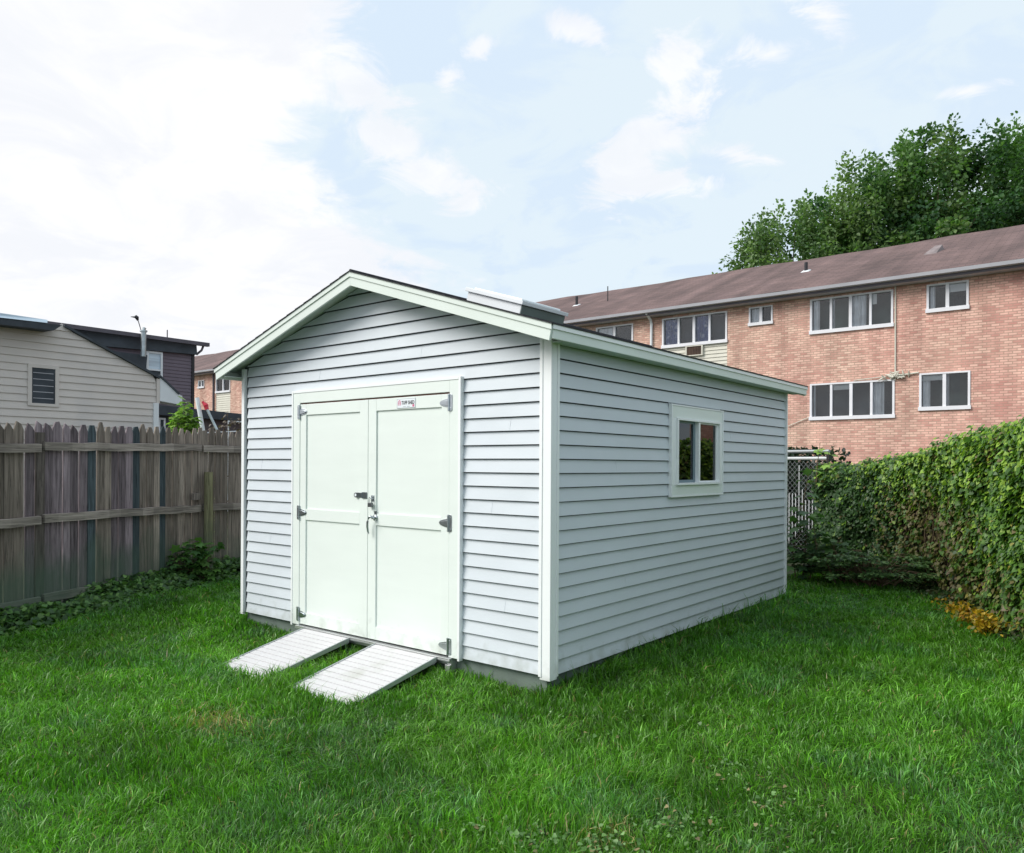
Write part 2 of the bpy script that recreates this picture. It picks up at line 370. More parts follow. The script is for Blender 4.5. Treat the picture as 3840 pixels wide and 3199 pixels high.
# ------------------------------------------------------------------ ground
def gz(x, y):
    x = np.asarray(x, float); y = np.asarray(y, float)
    t = .72 * np.clip((y + .25) / 1.5, 0, 1) + .28 * np.clip(y / 5, 0, 1)
    s = np.clip((-x - 2.4) / 2.2, 0, 1) * np.clip((y + 1.6) / 1.6, 0, 1); s = s * s * (3 - 2 * s)
    far = np.clip((np.hypot(x, y) - 14) / 10, 0, 1)
    f = np.clip((y + .55) / .5, 0, 1); f = f * f * (3 - 2 * f)
    h = -.205 + .05 * f + np.maximum(.085 * t, .055 * s * (1 + .0 * t)) + .018 * (vnoise(x, y, 1.3, 5) - .5)
    return h * (1 - far) - .12 * far
def build_ground():
    a = np.concatenate([np.array([-400, -150, -70, -40, -25]), np.linspace(-16, 12, 113), np.array([20, 40, 80, 160, 400])])
    X, Y = np.meshgrid(a, a, indexing='ij')
    Z = gz(X, Y)
    V = np.stack([X, Y, Z], -1).reshape(-1, 3); n = len(a)
    i, j = np.meshgrid(np.arange(n - 1), np.arange(n - 1), indexing='ij'); i = i.ravel(); j = j.ravel()
    q = np.stack([i * n + j, (i + 1) * n + j, (i + 1) * n + j + 1, i * n + j + 1], 1)
    o = np_mesh('ground', V, np.full(len(q), 4), q.ravel(), M['soil'], smooth=True)
    tag(o, kind='structure')
build_ground()

# ------------------------------------------------------------------ shed
W, L_, E = 3.8294, 4.6975, .1016
RZ, RS, EX, TH, OV = 3.083, .3172, .1466, .0928, .185
def roof_z(x): return RZ - RS * abs(x + W / 2)
shed = empty('shed', (-W / 2, L_ / 2, -.1))
tag(shed, 'white vinyl sided garden shed with closed double doors on the lawn', 'shed')

def course(mb, to_world, z, sb, st, e=E, lip=.021, seg=1):
    """one lapped course: sb=(s0,s1) at the bottom edge, st at the top edge; to_world(s, out, z)"""
    top = z + e - .0072
    mb.quad(to_world(sb[0], lip, z), to_world(sb[1], lip, z), to_world(st[1], .003, top), to_world(st[0], .003, top))
    mb.quad(to_world(sb[0], lip - .004, z + .001), to_world(sb[1], lip - .004, z + .001), to_world(sb[1], lip, z), to_world(sb[0], lip, z))
    mb.quad(to_world(sb[0], lip - .004, z + .016), to_world(sb[1], lip - .004, z + .016), to_world(sb[1], lip - .004, z + .001), to_world(sb[0], lip - .004, z + .001))
FP = .030      # front sheathing plane y=+.03 ; lip at y=+.011
front = lambda s, out, z: (s, FP - out, z)
side = lambda s, out, z: (-FP + out, s, z)
DL, DR, DT = -2.966, -.8355, 2.151   # door surround outer edges
mb = MB()
mb.prism([(-W + .01, FP, 0), (DL + .01, FP, 0), (DL + .01, FP, DT - .01), (DR - .01, FP, DT - .01), (DR - .01, FP, 0), (-.01, FP, 0), (-.01, FP, roof_z(0) - .03),
          (-W / 2, FP, RZ - .035), (-W + .01, FP, roof_z(-W) - .03)], (0, .05, 0))
mb.build('sheathing', M['slot_shade'], shed)
mb = MB()
k = 0
while k * E < RZ - .1:
    z = k * E; zt = z + E + .010
    lim = RZ - TH - .012
    hb = min(W / 2 - .085, (RZ - .034 - z) / RS); ht = min(W / 2 - .085, max(.01, (RZ - .034 - zt) / RS))
    c = -W / 2
    if z < DT - .03:
        course(mb, front, z, (c - hb, DL + .012), (c - ht, DL + .012)); course(mb, front, z, (DR - .012, c + hb), (DR - .012, c + ht))
        if zt > DT:    # sliver over the door head
            mb.quad(front(DL + .01, .014, DT), front(DR - .01, .014, DT), front(DR - .01, .003, zt), front(DL + .01, .003, zt))
    else:
        course(mb, front, z, (c - hb, c + hb), (c - ht, c + ht))
    k += 1
for (xj, kk) in ((-.42, 4), (-.55, 11), (-3.35, 7), (-.38, 17), (-3.5, 14), (-1.3, 23), (-2.6, 22)):
    z = kk * E
    mb.prism([front(xj, .0214, z + .001), front(xj, .0224, z + .001), front(xj, .0050, z + E - .008), front(xj, .0040, z + E - .008)], (.0025, 0, 0))
siding_f = mb.build('front_siding', M['vinyl'], shed)

# side wall: sheathing round the window, courses interrupted by the casing
WY0, WY1, WZ0, WZ1 = 1.775, 2.864, 1.201, 2.021
mb = MB()
EZ = roof_z(0) - .06
IY0, IY1, IZ0, IZ1 = WY0 + .095, WY1 - .095, WZ0 + .105, WZ1 - .118   # glass unit
for a in ((.082, IY0, 0, EZ), (IY1, L_ - .01, 0, EZ), (IY0, IY1, 0, IZ0), (IY0, IY1, IZ1, EZ)):
    mb.box(-FP - .05, -FP, a[0], a[1], a[2], a[3])
mb.build('sheathing', M['slot_shade'], shed)
mb = MB()
for k in range(24):
    z = k * E
    if z > WZ0 - .09 and z < WZ1 - .02:
        if z < WZ0 - .005:   # course that disappears behind the casing at its top
            course(mb, side, z, (.085, L_ - .03), (.085, L_ - .03))
        else:
            course(mb, side, z, (.085, WY0 + .012), (.085, WY0 + .012)); course(mb, side, z, (WY1 - .012, L_ - .03), (WY1 - .012, L_ - .03))
            if z + E > WZ1:
                mb.quad(side(WY0, .012, WZ1 - .01), side(WY1, .012, WZ1 - .01), side(WY1, .003, z + E + .01), side(WY0, .003, z + E + .01))
    else:
        course(mb, side, z, (.085, L_ - .03), (.085, L_ - .03))
# lap joints of the planks
for (y, kk) in ((1.05, 5), (3.35, 3), (3.1, 17), (.9, 14)):
    z = kk * E
    mb.prism([(side(y, .0195, z + .001)), (side(y, .0205, z + .001)), (side(y, .005, z + E - .004)), (side(y, .004, z + E - .004))], (0, .0025, 0))
mb.build('side_siding', M['vinyl'], shed)
mb = MB()   # unseen walls
mb.box(-W, -W + .05, .03, L_ - .01, 0, roof_z(-W) - .06)
mb.prism([(-W + .05, L_, 0), (-.08, L_, 0), (-.08, L_, roof_z(0) - .06), (-W / 2, L_, RZ - .07), (-W + .05, L_, roof_z(-W) - .06)], (0, -.05, 0))
for k in range(24):
    z = k * E
    course(mb, lambda s, o, zz: (-W - o, s, zz), z, (.05, L_ - .05), (.05, L_ - .05))
    course(mb, lambda s, o, zz: (s, L_ + o, zz), z, (-W + .05, -.05), (-W + .05, -.05))
mb.build('back_siding', M['vinyl'], shed)
# floor and studs inside
mb = MB(); mb.box(-W + .06, -.09, .09, L_ - .06, -.04, -.005); mb.build('floor', M['interior'], shed)
mb = MB()
for x in (-3.3, -2.7, -2.1, -1.5, -.9): mb.box(x, x + .04, L_ - .15, L_ - .06, 0, 2.3)
for y in (.8, 1.4, 2.0, 2.6, 3.2, 3.8): mb.box(-W + .06, -W + .15, y, y + .04, 0, 2.3)
mb.box(-W + .06, -W + .40, .6, 4.2, 1.16, 1.18)
mb.build('stud', M['interior'], shed)
# foundation skid
mb = MB(); mb.box(-W + .05, -.06, .05, L_ - .05, -.30, -.012); mb.build('foundation', M['foundation'], shed)
# corner trims: two boards with a raised lip each
def corner(name, cx, cy, sx, sy, wa=.088, wb=.085):
    mb = MB(); h = roof_z(cx) - .055; b = -.028
    mb.box(cx, cx + sx * wa, cy, cy + sy * .024, b, h)
    mb.box(cx, cx + sx * .024, cy + sy * .0245, cy + sy * wb, b, h)
    mb.box(cx + sx * (wa - .016), cx + sx * (wa + .010), cy - sy * .006, cy - sy * .0005, b + .02, h)
    mb.box(cx - sx * .006, cx - sx * .0005, cy + sy * (wb - .016), cy + sy * (wb + .010), b + .02, h)
    mb.box(cx + sx * (wa + .0005), cx + sx * (wa + .010), cy - sy * .0055, cy + sy * .028, b + .02, h)
    mb.box(cx - sx * .0055, cx + sx * .028, cy + sy * (wb + .0005), cy + sy * (wb + .010), b + .02, h)
    return mb.build('corner_trim', M['trim'], shed, bevel=.002)
corner('a', 0, 0, -1, 1)
corner('b', -W, 0, 1, 1, .045, .045)
corner('c', 0, L_, -1, -1, .05, .035)
corner('d', -W, L_, 1, -1, .05, .05)

# roof: two slabs of sheathing + shingles, rake boards, eave boards, drip edge, soffits
roof = MB()
y0, y1 = -OV, L_ + .207
for sgn in (-1, 1):
    xa = -W / 2; xb = -W / 2 + sgn * (W / 2 + EX)
    za, zb = RZ, roof_z(-W / 2 + W / 2 + EX)
    P = [(xa, y0 + .0, za - .030), (xb, y0, zb - .030), (xb, y1, zb - .030), (xa, y1, za - .030)]
    T = [(xa, y0, za - .012), (xb, y0, zb - .012), (xb, y1, zb - .012), (xa, y1, za - .012)]
    if sgn < 0: P = P[::-1]; T = T[::-1]
    roof.hexa(P + T)
roof_o = roof.build('roof', M['soffit'], shed)
sh = MB()
n = 17
for sgn in (-1, 1):
    for i in range(n):
        a = i / n; b = (i + 1) / n
        X = lambda t: -W / 2 + sgn * (W / 2 + EX + .015) * t
        Zt = lambda t: RZ - RS * (W / 2 + EX + .015) * t
        xa, xb = X(a), X(b); za, zb = Zt(a) - .010, Zt(b) - .010
        jig = 0
        P = [(xa, y0 - .036 - jig, za - .002), (xb, y0 - .036 - jig, zb - .002), (xb, y1 + .012, zb - .002), (xa, y1 + .012, za - .002)]
        T = [(xa, y0 - .036 - jig, za + .003), (xb, y0 - .036 - jig, zb + .008), (xb, y1 + .012, zb + .008), (xa, y1 + .012, za + .003)]
        if sgn < 0: P = P[::-1]; T = T[::-1]
        sh.hexa(P + T)
sh.tube([(-W / 2, y0 - .02, RZ - .004), (-W / 2, y1 + .02, RZ - .004)], .016, 8)
sh.build('shingles', M['shingle_black'], roof_o)
for sgn in (-1, 1):      # rake boards at both gables
    for (ya, yb) in ((y0 - .019, y0 - .001), (y1 + .001, y1 + .019)):
        xa = -W / 2; xb = -W / 2 + sgn * (W / 2 + EX); zb = roof_z(EX)
        mb = MB()
        n_ = .02
        poly = [(xa, ya, RZ - .030), (xb, ya, zb - .030), (xb - sgn * n_, ya, zb - .030 - TH), (xa, ya, RZ - .030 - TH * 1.03)]
        if sgn > 0: poly = poly[::-1]
        mb.prism(poly, (0, yb - ya, 0))
        mb.build('rake_board', M['fascia'], roof_o, bevel=.002)
        mb = MB()       # upper trim strip + metal drip edge
        dy = -.009 if ya < 0 else .009
        yo = ya if ya < 0 else yb
        poly = [(xa, yo, RZ - .012), (xb + sgn * .004, yo, zb - .012), (xb + sgn * .004, yo, zb - .052), (xa, yo, RZ - .052)]
        if (sgn > 0) == (dy < 0): poly = poly[::-1]
        mb.prism(poly, (0, dy, 0))
        mb.build('drip_edge', M['fascia'], roof_o)
for sgn in (-1, 1):      # eave boards and soffits
    xb = -W / 2 + sgn * (W / 2 + EX); zb = roof_z(EX)
    mb = MB(); mb.box(xb - sgn * .0185, xb, y0, y1, zb - .030 - TH + .014, zb - .032); mb.build('eave_board', M['fascia'], roof_o, bevel=.002)
    mb = MB(); mb.box(xb - sgn * .019, xb - sgn * (EX + .02), (.012 if sgn > 0 else y0 + .002), y1 - .002, zb - .030 - TH + .024, zb - .030 - TH + .032); mb.build('soffit', M['soffit'], roof_o)
    mb = MB(); mb.box(xb + sgn * .001, xb + sgn * .010, y0 - .01, y1 + .01, zb - .046, zb - .010); mb.build('drip_edge', M['trim'], roof_o)

# skylight on the slope
sk = MB(); SX0, SX1, SY0, SY1 = -1.205, -.62, .45, 1.04
def rp(x, y, h): return (x + h * RS * .95, y, roof_z(x) + h)
def slab(mb, x0, x1, ya, yb, h0, h1):
    mb.hexa([rp(x0, ya, h0), rp(x1, ya, h0), rp(x1, yb, h0), rp(x0, yb, h0), rp(x0, ya, h1), rp(x1, ya, h1), rp(x1, yb, h1), rp(x0, yb, h1)])
slab(sk, SX0, SX1 - .02, SY0, SY1, -.02, .066)
sky_o = sk.build('skylight', M['white'], shed, bevel=.002)
c_ = MB(); slab(c_, SX0 - .02, SX1 + .002, SY0 - .022, SY1 + .02, .067, .096); c_.build('skylight_cap', M['white'], sky_o, bevel=.003)
c_ = MB(); slab(c_, SX1 - .0195, SX1 - .012, SY0 + .001, SY1 - .001, -.02, .065); c_.build('flashing', M['flash'], sky_o)
c_ = MB(); slab(c_, SX0 + .03, SX1 - .05, SY0 + .03, SY1 - .03, .097, .110); c_.build('glazing', M['frost'], sky_o, bevel=.006)

# door surround
TW = .1185
mb = MB()
mb.box(DL + .022, DL + TW, -.016, .028, -.005, DT - .022)
mb.box(DR - TW, DR - .022, -.016, .028, -.005, DT - .022)
mb.box(DL + TW + .0005, DR - TW - .0005, -.016, .028, 2.038, DT - .022)
surround = mb.build('door_surround', M['door'], shed, bevel=.002)
mb = MB()   # J channel round it
mb.box(DL, DL + .0215, -.021, .020, -.02, DT); mb.box(DR - .0215, DR, -.021, .020, -.02, DT)
mb.box(DL + .022, DR - .022, -.0205, .020, DT - .0215, DT)
mb.build('channel_trim', M['trim'], surround, bevel=.002)
mb = MB(); mb.box(DL + TW - .01, DR - TW + .01, .004, .055, 1.99, 2.037); mb.build('header', M['redwood'], shed)
# leaves
OX0, OX1, OXM = DL + TW + .004, DR - TW - .004, (DL + DR) / 2
def leaf_door(x0, x1, label, sl, sr):
    mb = MB(); zt, zb = 2.024, .006
    rf = -.012; pf = .001; bk = .03
    mb.box(x0, x0 + sl, rf, bk, zb, zt); mb.box(x1 - sr, x1, rf, bk, zb, zt)
    a, b = x0 + sl + .0004, x1 - sr - .0004
    for (z0, z1) in ((zb, .115), (.965, 1.065), (1.925, zt)): mb.box(a, b, rf + .0005, bk, z0, z1)
    for (z0, z1) in ((.1155, .9645), (1.0655, 1.9245)): mb.box(a, b, pf, bk - .005, z0, z1)
    return mb.build('door', M['door'], shed, bevel=.0022)
dl = leaf_door(OX0, OXM - .003, '', .085, .105)
dr = leaf_door(OXM + .003, OX1, '', .098, .085)
def hinge(xe, z, sgn, door):   # xe = edge between leaf and surround, sgn = direction towards the leaf
    mb = MB()
    # rounded frame plate
    pts = []
    for (cz, a0) in ((z + .052, 0), (z - .052, 180)):
        for t in range(0, 181, 30):
            a = R(a0 + t); pts.append((xe - sgn * .019 + .015 * math.cos(a), -.0205, cz + .015 * math.sin(a)))
    mb.prism(pts, (0, .0045, 0))
    mb.tube([(xe, -.024, z - .066), (xe, -.024, z + .066)], .0075, 10)
    # strap, raised ridge tapering to a rounded tip
    for (y, sc, th) in ((-.0165, 1.0, .0045), (-.0245, .62, .008)):
        o = []
        ln = .098 if sc == 1 else .082
        for i in range(9):
            t = i / 8; o.append((xe + sgn * (.006 + ln * t), (.034 * (1 - .62 * t ** 1.6)) * sc * (1 if t < 1 else .35)))
        poly = [(x, y, z + h) for x, h in o] + [(x, y, z - h) for x, h in reversed(o)]
        if sgn > 0: poly = poly[::-1]
        mb.prism(poly, (0, th, 0))
    for zz in (z + .045, z - .045): mb.tube([(xe - sgn * .019, -.0205, zz), (xe - sgn * .019, -.0235, zz)], .005, 8)
    return mb.build('hinge', M['zinc'], door, bevel=.0015)
for z in (1.955, 1.030, .095): hinge(OX0 - .002, z, 1, dl)
for z in (1.955, 1.026, .078): hinge(OX1 + .002, z, -1, dr)
# hasp on the first leaf, staple on the second
mb = MB(); z = 1.213
ring = [(-2.055 + .021 * math.cos(R(t)), z + .021 * math.sin(R(t))) for t in range(90, 271, 20)]
mb.prism([(x, -.0175, zz) for x, zz in [(-1.965, z - .021), (-1.965, z + .021)] + ring], (0, .004, 0))
mb.box(-1.9645, -1.91, -.019, -.0125, z - .027, z + .027)
mb.tube([(-1.9650, -.0195, z - .026), (-1.9650, -.0195, z + .026)], .005, 8)
hs = mb.build('hasp', M['zinc_dark'], dl, bevel=.001)
mb = MB(); mb.tube([(-2.053, -.0176, z), (-2.053, -.0195, z)], .012, 16); mb.build('hasp_slot', M['sign_white'], dl)
mb = MB(); mb.box(-1.852, -1.818, -.016, -.0125, 1.166, 1.216)
mb.tube([(-1.836, -.016, 1.207), (-1.836, -.034, 1.207), (-1.836, -.040, 1.198), (-1.836, -.034, 1.188), (-1.836, -.016, 1.188)], .0035, 8)
mb.build('staple', M['zinc'], dr)
# padlock hanging on the staple
pl = empty('padlock', (-1.842, -.036, 1.10)); tag(pl, 'small dark laminated padlock hanging open from the staple beside the door gap', 'padlock')
mb = MB(); mb.box(-1.866, -1.818, -.047, -.025, 1.118, 1.156); mb.build('body', M['padlock'], pl, bevel=.004)
mb = MB()
mb.tube([(-1.857, -.036, 1.157), (-1.857, -.036, 1.185)] + [(-1.8425 + .0145 * math.cos(R(t)), -.036, 1.187 + .0145 * math.sin(R(t))) for t in range(160, -1, -20)] + [(-1.828, -.036, 1.157)], .0035, 8)
mb.build('shackle', M['zinc'], pl, smooth=True)
# lever handle
mb = MB()
mb.tube([(-1.800, -.0125, 1.030), (-1.800, -.022, 1.030)], .026, 20); mb.tube([(-1.800, -.0225, 1.030), (-1.800, -.052, 1.030)], .012, 14)
mb.tube([(-1.797, -.052, 1.035), (-1.815, -.058, 1.040), (-1.835, -.060, 1.028), (-1.850, -.058, .995), (-1.856, -.054, .955), (-1.852, -.050, .915), (-1.846, -.047, .892)], [.010, .011, .0105, .010, .0095, .009, .005], 10)
mb.build('door_handle', M['zinc'], dr, smooth=True)
mb = MB(); mb.box(-1.815, -1.785, -.0165, -.0125, 1.060, 1.085); mb.build('key_plate', M['zinc_dark'], dr)
# maker's plate
sx0, sx1, sz0, sz1 = -1.545, -1.330, 1.934, 2.012
mb = MB(); mb.box(sx0, sx1, -.0150, -.0120, sz0, sz1); sg = mb.build('nameplate', M['sign_white'], shed)
mb = MB()
t_ = .0022
mb.box(sx0 + .001, sx1 - .001, -.0156, -.0151, sz0 + .001, sz0 + .001 + t_); mb.box(sx0 + .001, sx1 - .001, -.0156, -.0151, sz1 - .001 - t_, sz1 - .001)
mb.box(sx0 + .001, sx0 + .001 + t_, -.0156, -.0151, sz0 + .0034, sz1 - .0034); mb.box(sx1 - .001 - t_, sx1 - .001, -.0156, -.0151, sz0 + .0034, sz1 - .0034)
mb.box(sx0 + .072, sx0 + .105, -.0156, -.0151, sz0 + .010, sz0 + .013); mb.box(sx0 + .118, sx0 + .150, -.0156, -.0151, sz0 + .010, sz0 + .013)
mb.build('sign_border', M['sign_grey'], sg)
mb = MB()    # barn emblem
bx, bz = sx0 + .012, sz0 + .022
out_ = [(0, 0), (0, .024), (.006, .038), (.018, .046), (.030, .038), (.036, .024), (.036, 0)]
inn = [(.005, .004), (.005, .023), (.0095, .034), (.018, .040), (.0265, .034), (.031, .023), (.031, .004)]
for i in range(6):
    a, b = out_[i], out_[i + 1]; c, d = inn[i + 1], inn[i]
    mb.prism([(bx + p[0], -.0151, bz + p[1]) for p in (a, b, c, d)], (0, -.0006, 0))
mb.box(bx + .010, bx + .014, -.0157, -.0151, bz, bz + .020); mb.box(bx + .022, bx + .026, -.0157, -.0151, bz, bz + .020)
mb.box(bx + .006, bx + .030, -.0157, -.0151, bz + .0205, bz + .025); mb.box(bx + .0145, bx + .0215, -.0157, -.0151, bz + .029, bz + .035)
mb.build('emblem', M['sign_red'], sg)
mb = MB()
mb.prism([(sx1 - .034, -.0151, sz0 + .008), (sx1 - .013, -.0151, sz0 + .008), (sx1 - .012, -.0151, sz0 + .022), (sx1 - .012, -.0151, sz0 + .027), (sx1 - .034, -.0151, sz0 + .027)], (0, -.0006, 0))
mb.build('stamp', M['sign_red'], sg)
fc = bpy.data.curves.new('sign_text', 'FONT'); fc.body = 'TUFF SHED'; fc.size = .040; fc.extrude = .0004; fc.offset = .0011; fc.space_character = 1.02
to = bpy.data.objects.new('sign_text_src', fc); COL.objects.link(to)
bpy.context.view_layer.update()
dg = bpy.context.evaluated_depsgraph_get()
tm = bpy.data.meshes.new_from_object(to.evaluated_get(dg)); bpy.data.objects.remove(to)
cs = np.array([v.co[:] for v in tm.vertices]); x0, x1 = cs[:, 0].min(), cs[:, 0].max()
sc_ = .148 / (x1 - x0)
for v in tm.vertices: v.co = ((v.co.x - x0) * sc_ + sx0 + .055, -.0154 - v.co.z, v.co.y * 1.0 + sz0 + .030)
tm.materials.clear(); tm.materials.append(M['sign_black'])
tobj = bpy.data.objects.new('sign_lettering', tm); COL.objects.link(tobj); tobj.parent = sg; tobj.matrix_parent_inverse = world_of(sg).inverted()
# threshold bar
mb = MB(); mb.box(DL + .10, DR - .08, -.045, .045, -.020, -.008); mb.box(DL + .10, DR - .08, -.045, -.040, -.034, -.0205)
mb.box(DL + .12, DR - .085, -.015, .048, -.062, -.021); mb.box(DR - .14, DR - .09, -.030, .045, -.19, -.063)
mb.build('threshold', M['alu'], shed, bevel=.0015)

# side window
win = MB()
cf = .008    # casing face x
wo = empty('window', (0, (WY0 + WY1) / 2, WZ0)); wo.parent = shed; wo.matrix_parent_inverse = world_of(shed).inverted()
win.box(-.028, cf, WY0 + .014, WY1 - .014, IZ1 + .001, WZ1 - .014); win.build('head_casing', M['door'], wo, bevel=.002); win = MB(); win.box(-.028, cf, WY0 + .014, WY1 - .014, WZ0 + .014, IZ0 - .001)
win.build('apron', M['door'], wo, bevel=.002)
win = MB()
win.box(-.028, cf, WY0 + .014, IY0 - .001, IZ0 - .0005, IZ1 + .0005); win.build('side_casing', M['trim'], wo, bevel=.002); win = MB(); win.box(-.028, cf, IY1 + .001, WY1 - .014, IZ0 - .0005, IZ1 + .0005)
win.build('side_casing', M['trim'], wo, bevel=.002)
mb = MB()
mb.box(-.02, .014, WY0, WY0 + .0135, WZ0, WZ1); mb.box(-.02, .014, WY1 - .0135, WY1, WZ0, WZ1)
mb.box(-.02, .0135, WY0 + .014, WY1 - .014, WZ1 - .0135, WZ1); mb.box(-.02, .0135, WY0 + .014, WY1 - .014, WZ0, WZ0 + .0135)
mb.build('channel_trim', M['trim'], wo, bevel=.0015)
mb = MB(); f = .020
mb.box(-.06, .026, IY0, IY0 + f, IZ0, IZ1); mb.box(-.06, .026, IY1 - f, IY1, IZ0, IZ1)
mb.box(-.06, .027, IY0 + f + .0005, IY1 - f - .0005, IZ1 - f, IZ1); mb.box(-.06, .029, IY0 + f + .0005, IY1 - f - .0005, IZ0, IZ0 + f)
ym = (IY0 + IY1) / 2
mb.box(-.045, .018, ym - .016, ym + .016, IZ0 + f + .0005, IZ1 - f - .0005)
mb.build('frame', M['trim'], wo, bevel=.002)
mb = MB(); a, b = IY0 + f + .001, ym - .0165      # screened sash, set back
mb.box(-.035, -.018, a, a + .014, IZ0 + f + .001, IZ1 - f - .001); mb.box(-.035, -.018, b - .040, b, IZ0 + f + .001, IZ1 - f - .001)
mb.box(-.035, -.018, a + .0145, b - .0405, IZ0 + f + .001, IZ0 + f + .026); mb.box(-.035, -.018, a + .0145, b - .0405, IZ1 - f - .02, IZ1 - f - .001)
mb.build('sash', M['sashgrey'], wo)
mb = MB(); a, b = ym + .0165, IY1 - f - .001
mb.box(-.030, .004, b - .028, b, IZ0 + f + .001, IZ1 - f - .001)
mb.box(-.030, .004, a, b - .0285, IZ0 + f + .001, IZ0 + f + .014); mb.box(-.030, .004, a, b - .0285, IZ1 - f - .014, IZ1 - f - .001)
mb.build('sash', M['trim'], wo, bevel=.002)
mb = MB(); mb.box(-.028, -.024, IY0 + f, ym - .016, IZ0 + f, IZ1 - f); mb.build('pane', M['glass'], wo)
mb = MB(); mb.box(-.014, -.010, ym + .016, IY1 - f, IZ0 + f, IZ1 - f); mb.build('pane', M['glass'], wo)
mb = MB(); mb.box(-.045, -.038, ym + .02, IY1 - f, 1.50, 1.515); mb.build('latch_bar', M['slat'], wo); mb = MB(); mb.box(-.045, -.038, IY0 + f, IY0 + f + .16, 1.50, 1.512); mb.build('latch_bar', M['slat'], wo)

# ------------------------------------------------------------------ ramps
def ramp(x0, x1, yb, zb, label):
    yt, zt = -.050, -.018
    e = empty('loading_ramp', ((x0 + x1) / 2, (yt + yb) / 2, (zt + zb) / 2)); tag(e, label, 'ramp', 'white ramps leading up to the shed doors')
    mb = MB(); n = 15
    P = lambda x, t, h: (x, yt + (yb - yt) * t, zt + (zb - zt) * t + h)
    for i in range(n):
        a, b = i / n + .004, (i + 1) / n - .005
        mb.hexa([P(x0 + .014, b, -.012), P(x1 - .014, b, -.012), P(x1 - .014, a, -.012), P(x0 + .014, a, -.012), P(x0 + .014, b, 0), P(x1 - .014, b, 0), P(x1 - .014, a, 0), P(x0 + .014, a, 0)])
    mb.build('deck', M['ramp'], e, bevel=.0015)
    mb = MB()    # underlay that shows in the grooves
    mb.hexa([P(x0 + .015, 1, -.016), P(x1 - .015, 1, -.016), P(x1 - .015, 0, -.016), P(x0 + .015, 0, -.016), P(x0 + .015, 1, -.0125), P(x1 - .015, 1, -.0125), P(x1 - .015, 0, -.0125), P(x0 + .015, 0, -.0125)])
    mb.build('deck_sheet', M['ramp_side'], e)
    for (a, b) in ((x0, x0 + .013), (x1 - .013, x1)):
        mb = MB()
        mb.hexa([P(a, 1, -.02), P(b, 1, -.02), P(b, 0, -.035), P(a, 0, -.035), P(a, 1, .007), P(b, 1, .007), P(b, 0, .007), P(a, 0, .007)])
        mb.build('side_rail', M['ramp_side'], e, bevel=.0015)
    mb = MB(); mb.hexa([P(x0 + .015, .025, -.05), P(x1 - .015, .025, -.05), P(x1 - .015, 0, -.05), P(x0 + .015, 0, -.05), P(x0 + .015, .025, -.0165), P(x1 - .015, .025, -.0165), P(x1 - .015, 0, -.0165), P(x0 + .015, 0, -.0165)])
    mb.build('crossbar', M['ramp_side'], e)
ramp(-2.735, -2.085, -.98, -.215, 'white ribbed ramp under the hasp side door leaf, farther from the corner post')
ramp(-1.765, -1.045, -1.02, -.222, 'white grooved ramp under the nameplate door leaf, nearer the corner post')

# ------------------------------------------------------------------ wooden fence
FA, FB = Vector((-5.70, -1.98, 0)), Vector((-6.76, 1.23, 0))
dirv = (FB - FA).normalized()
FA = FB - dirv * 7.2
FC = Vector((-6.74, 7.5, 0))
nrm = Vector((dirv.y, -dirv.x, 0))     # towards the yard (+x)
fence = empty('wooden_fence', (FB.x, FB.y, -.15)); tag(fence, 'weathered grey board fence with pointed pickets and three rails', 'fence')
def pickets(P0, P1, name, toph):
    d = (P1 - P0); Ln = d.length; d.normalize(); nn = Vector((d.y, -d.x, 0))
    if nn.x < 0: nn = -nn
    V = []; F = []; C = []
    s = 0
    while s < Ln:
        w = random.uniform(.088, .118) if name == 'a' else random.uniform(.085, .10); gap = random.choice([.003, .005, .006, .009, .012])
        p = P0 + d * s; q = P0 + d * (s + w)
        zb = float(gz(p.x, p.y)) + random.uniform(.0, .05); h = toph(s) + random.uniform(-.030, .022)
        lean = random.uniform(-.009, .009); off = random.uniform(-.006, .006)
        n = len(V); th = .016
        tipw = random.uniform(.014, .03); sh_ = random.uniform(.075, .11); br = random.random() < (.7 if name == 'a' and s < 5.2 else .1)
        prof = [(0, zb), (w, zb), (w + lean, h - sh_), (w / 2 + tipw + lean, h - (random.uniform(.02, .07) if br else 0)), (w / 2 - tipw + lean, h - random.uniform(0, .01)), (lean, h - sh_ * random.uniform(.9, 1.1))]
        for dy in (0, -th):
            for (a, z) in prof:
                pt = P0 + d * (s + a) + nn * (off + dy); V.append((pt.x, pt.y, z))
        F.append((n, n + 1, n + 2, n + 3, n + 4, n + 5)); F.append(tuple(n + 11 - i for i in range(6)))
        for i in range(6):
            j = (i + 1) % 6; F.append((n + j, n + i, n + 6 + i, n + 6 + j))
        br_ = random.uniform(.62, 1.25); base = np.array((.205, .172, .145)) * br_
        y = p.y
        if name == 'a':
            r = vnoise([p.x * 3], [p.y * 3], 1.1, 3)[0]
            if 0.1 > y > -1.9 and r > .58: base = base * .66 + np.array((.16, .125, .19)) * .48 * br_
            if random.random() < .06: base = np.array((.055, .072, .080))
            if random.random() < .10: base = base * 1.35
        C += [(*base, 1)] * 12
        s += w + gap
    mb = MB(); mb.v = V; mb.f = F
    return mb.build('picket_panel', M['wood'], fence, attr=C)
pickets(FA, FB, 'a', lambda s: 1.83 + .13 * s / 7.2)
pickets(FB, FC, 'b', lambda s: 1.955)
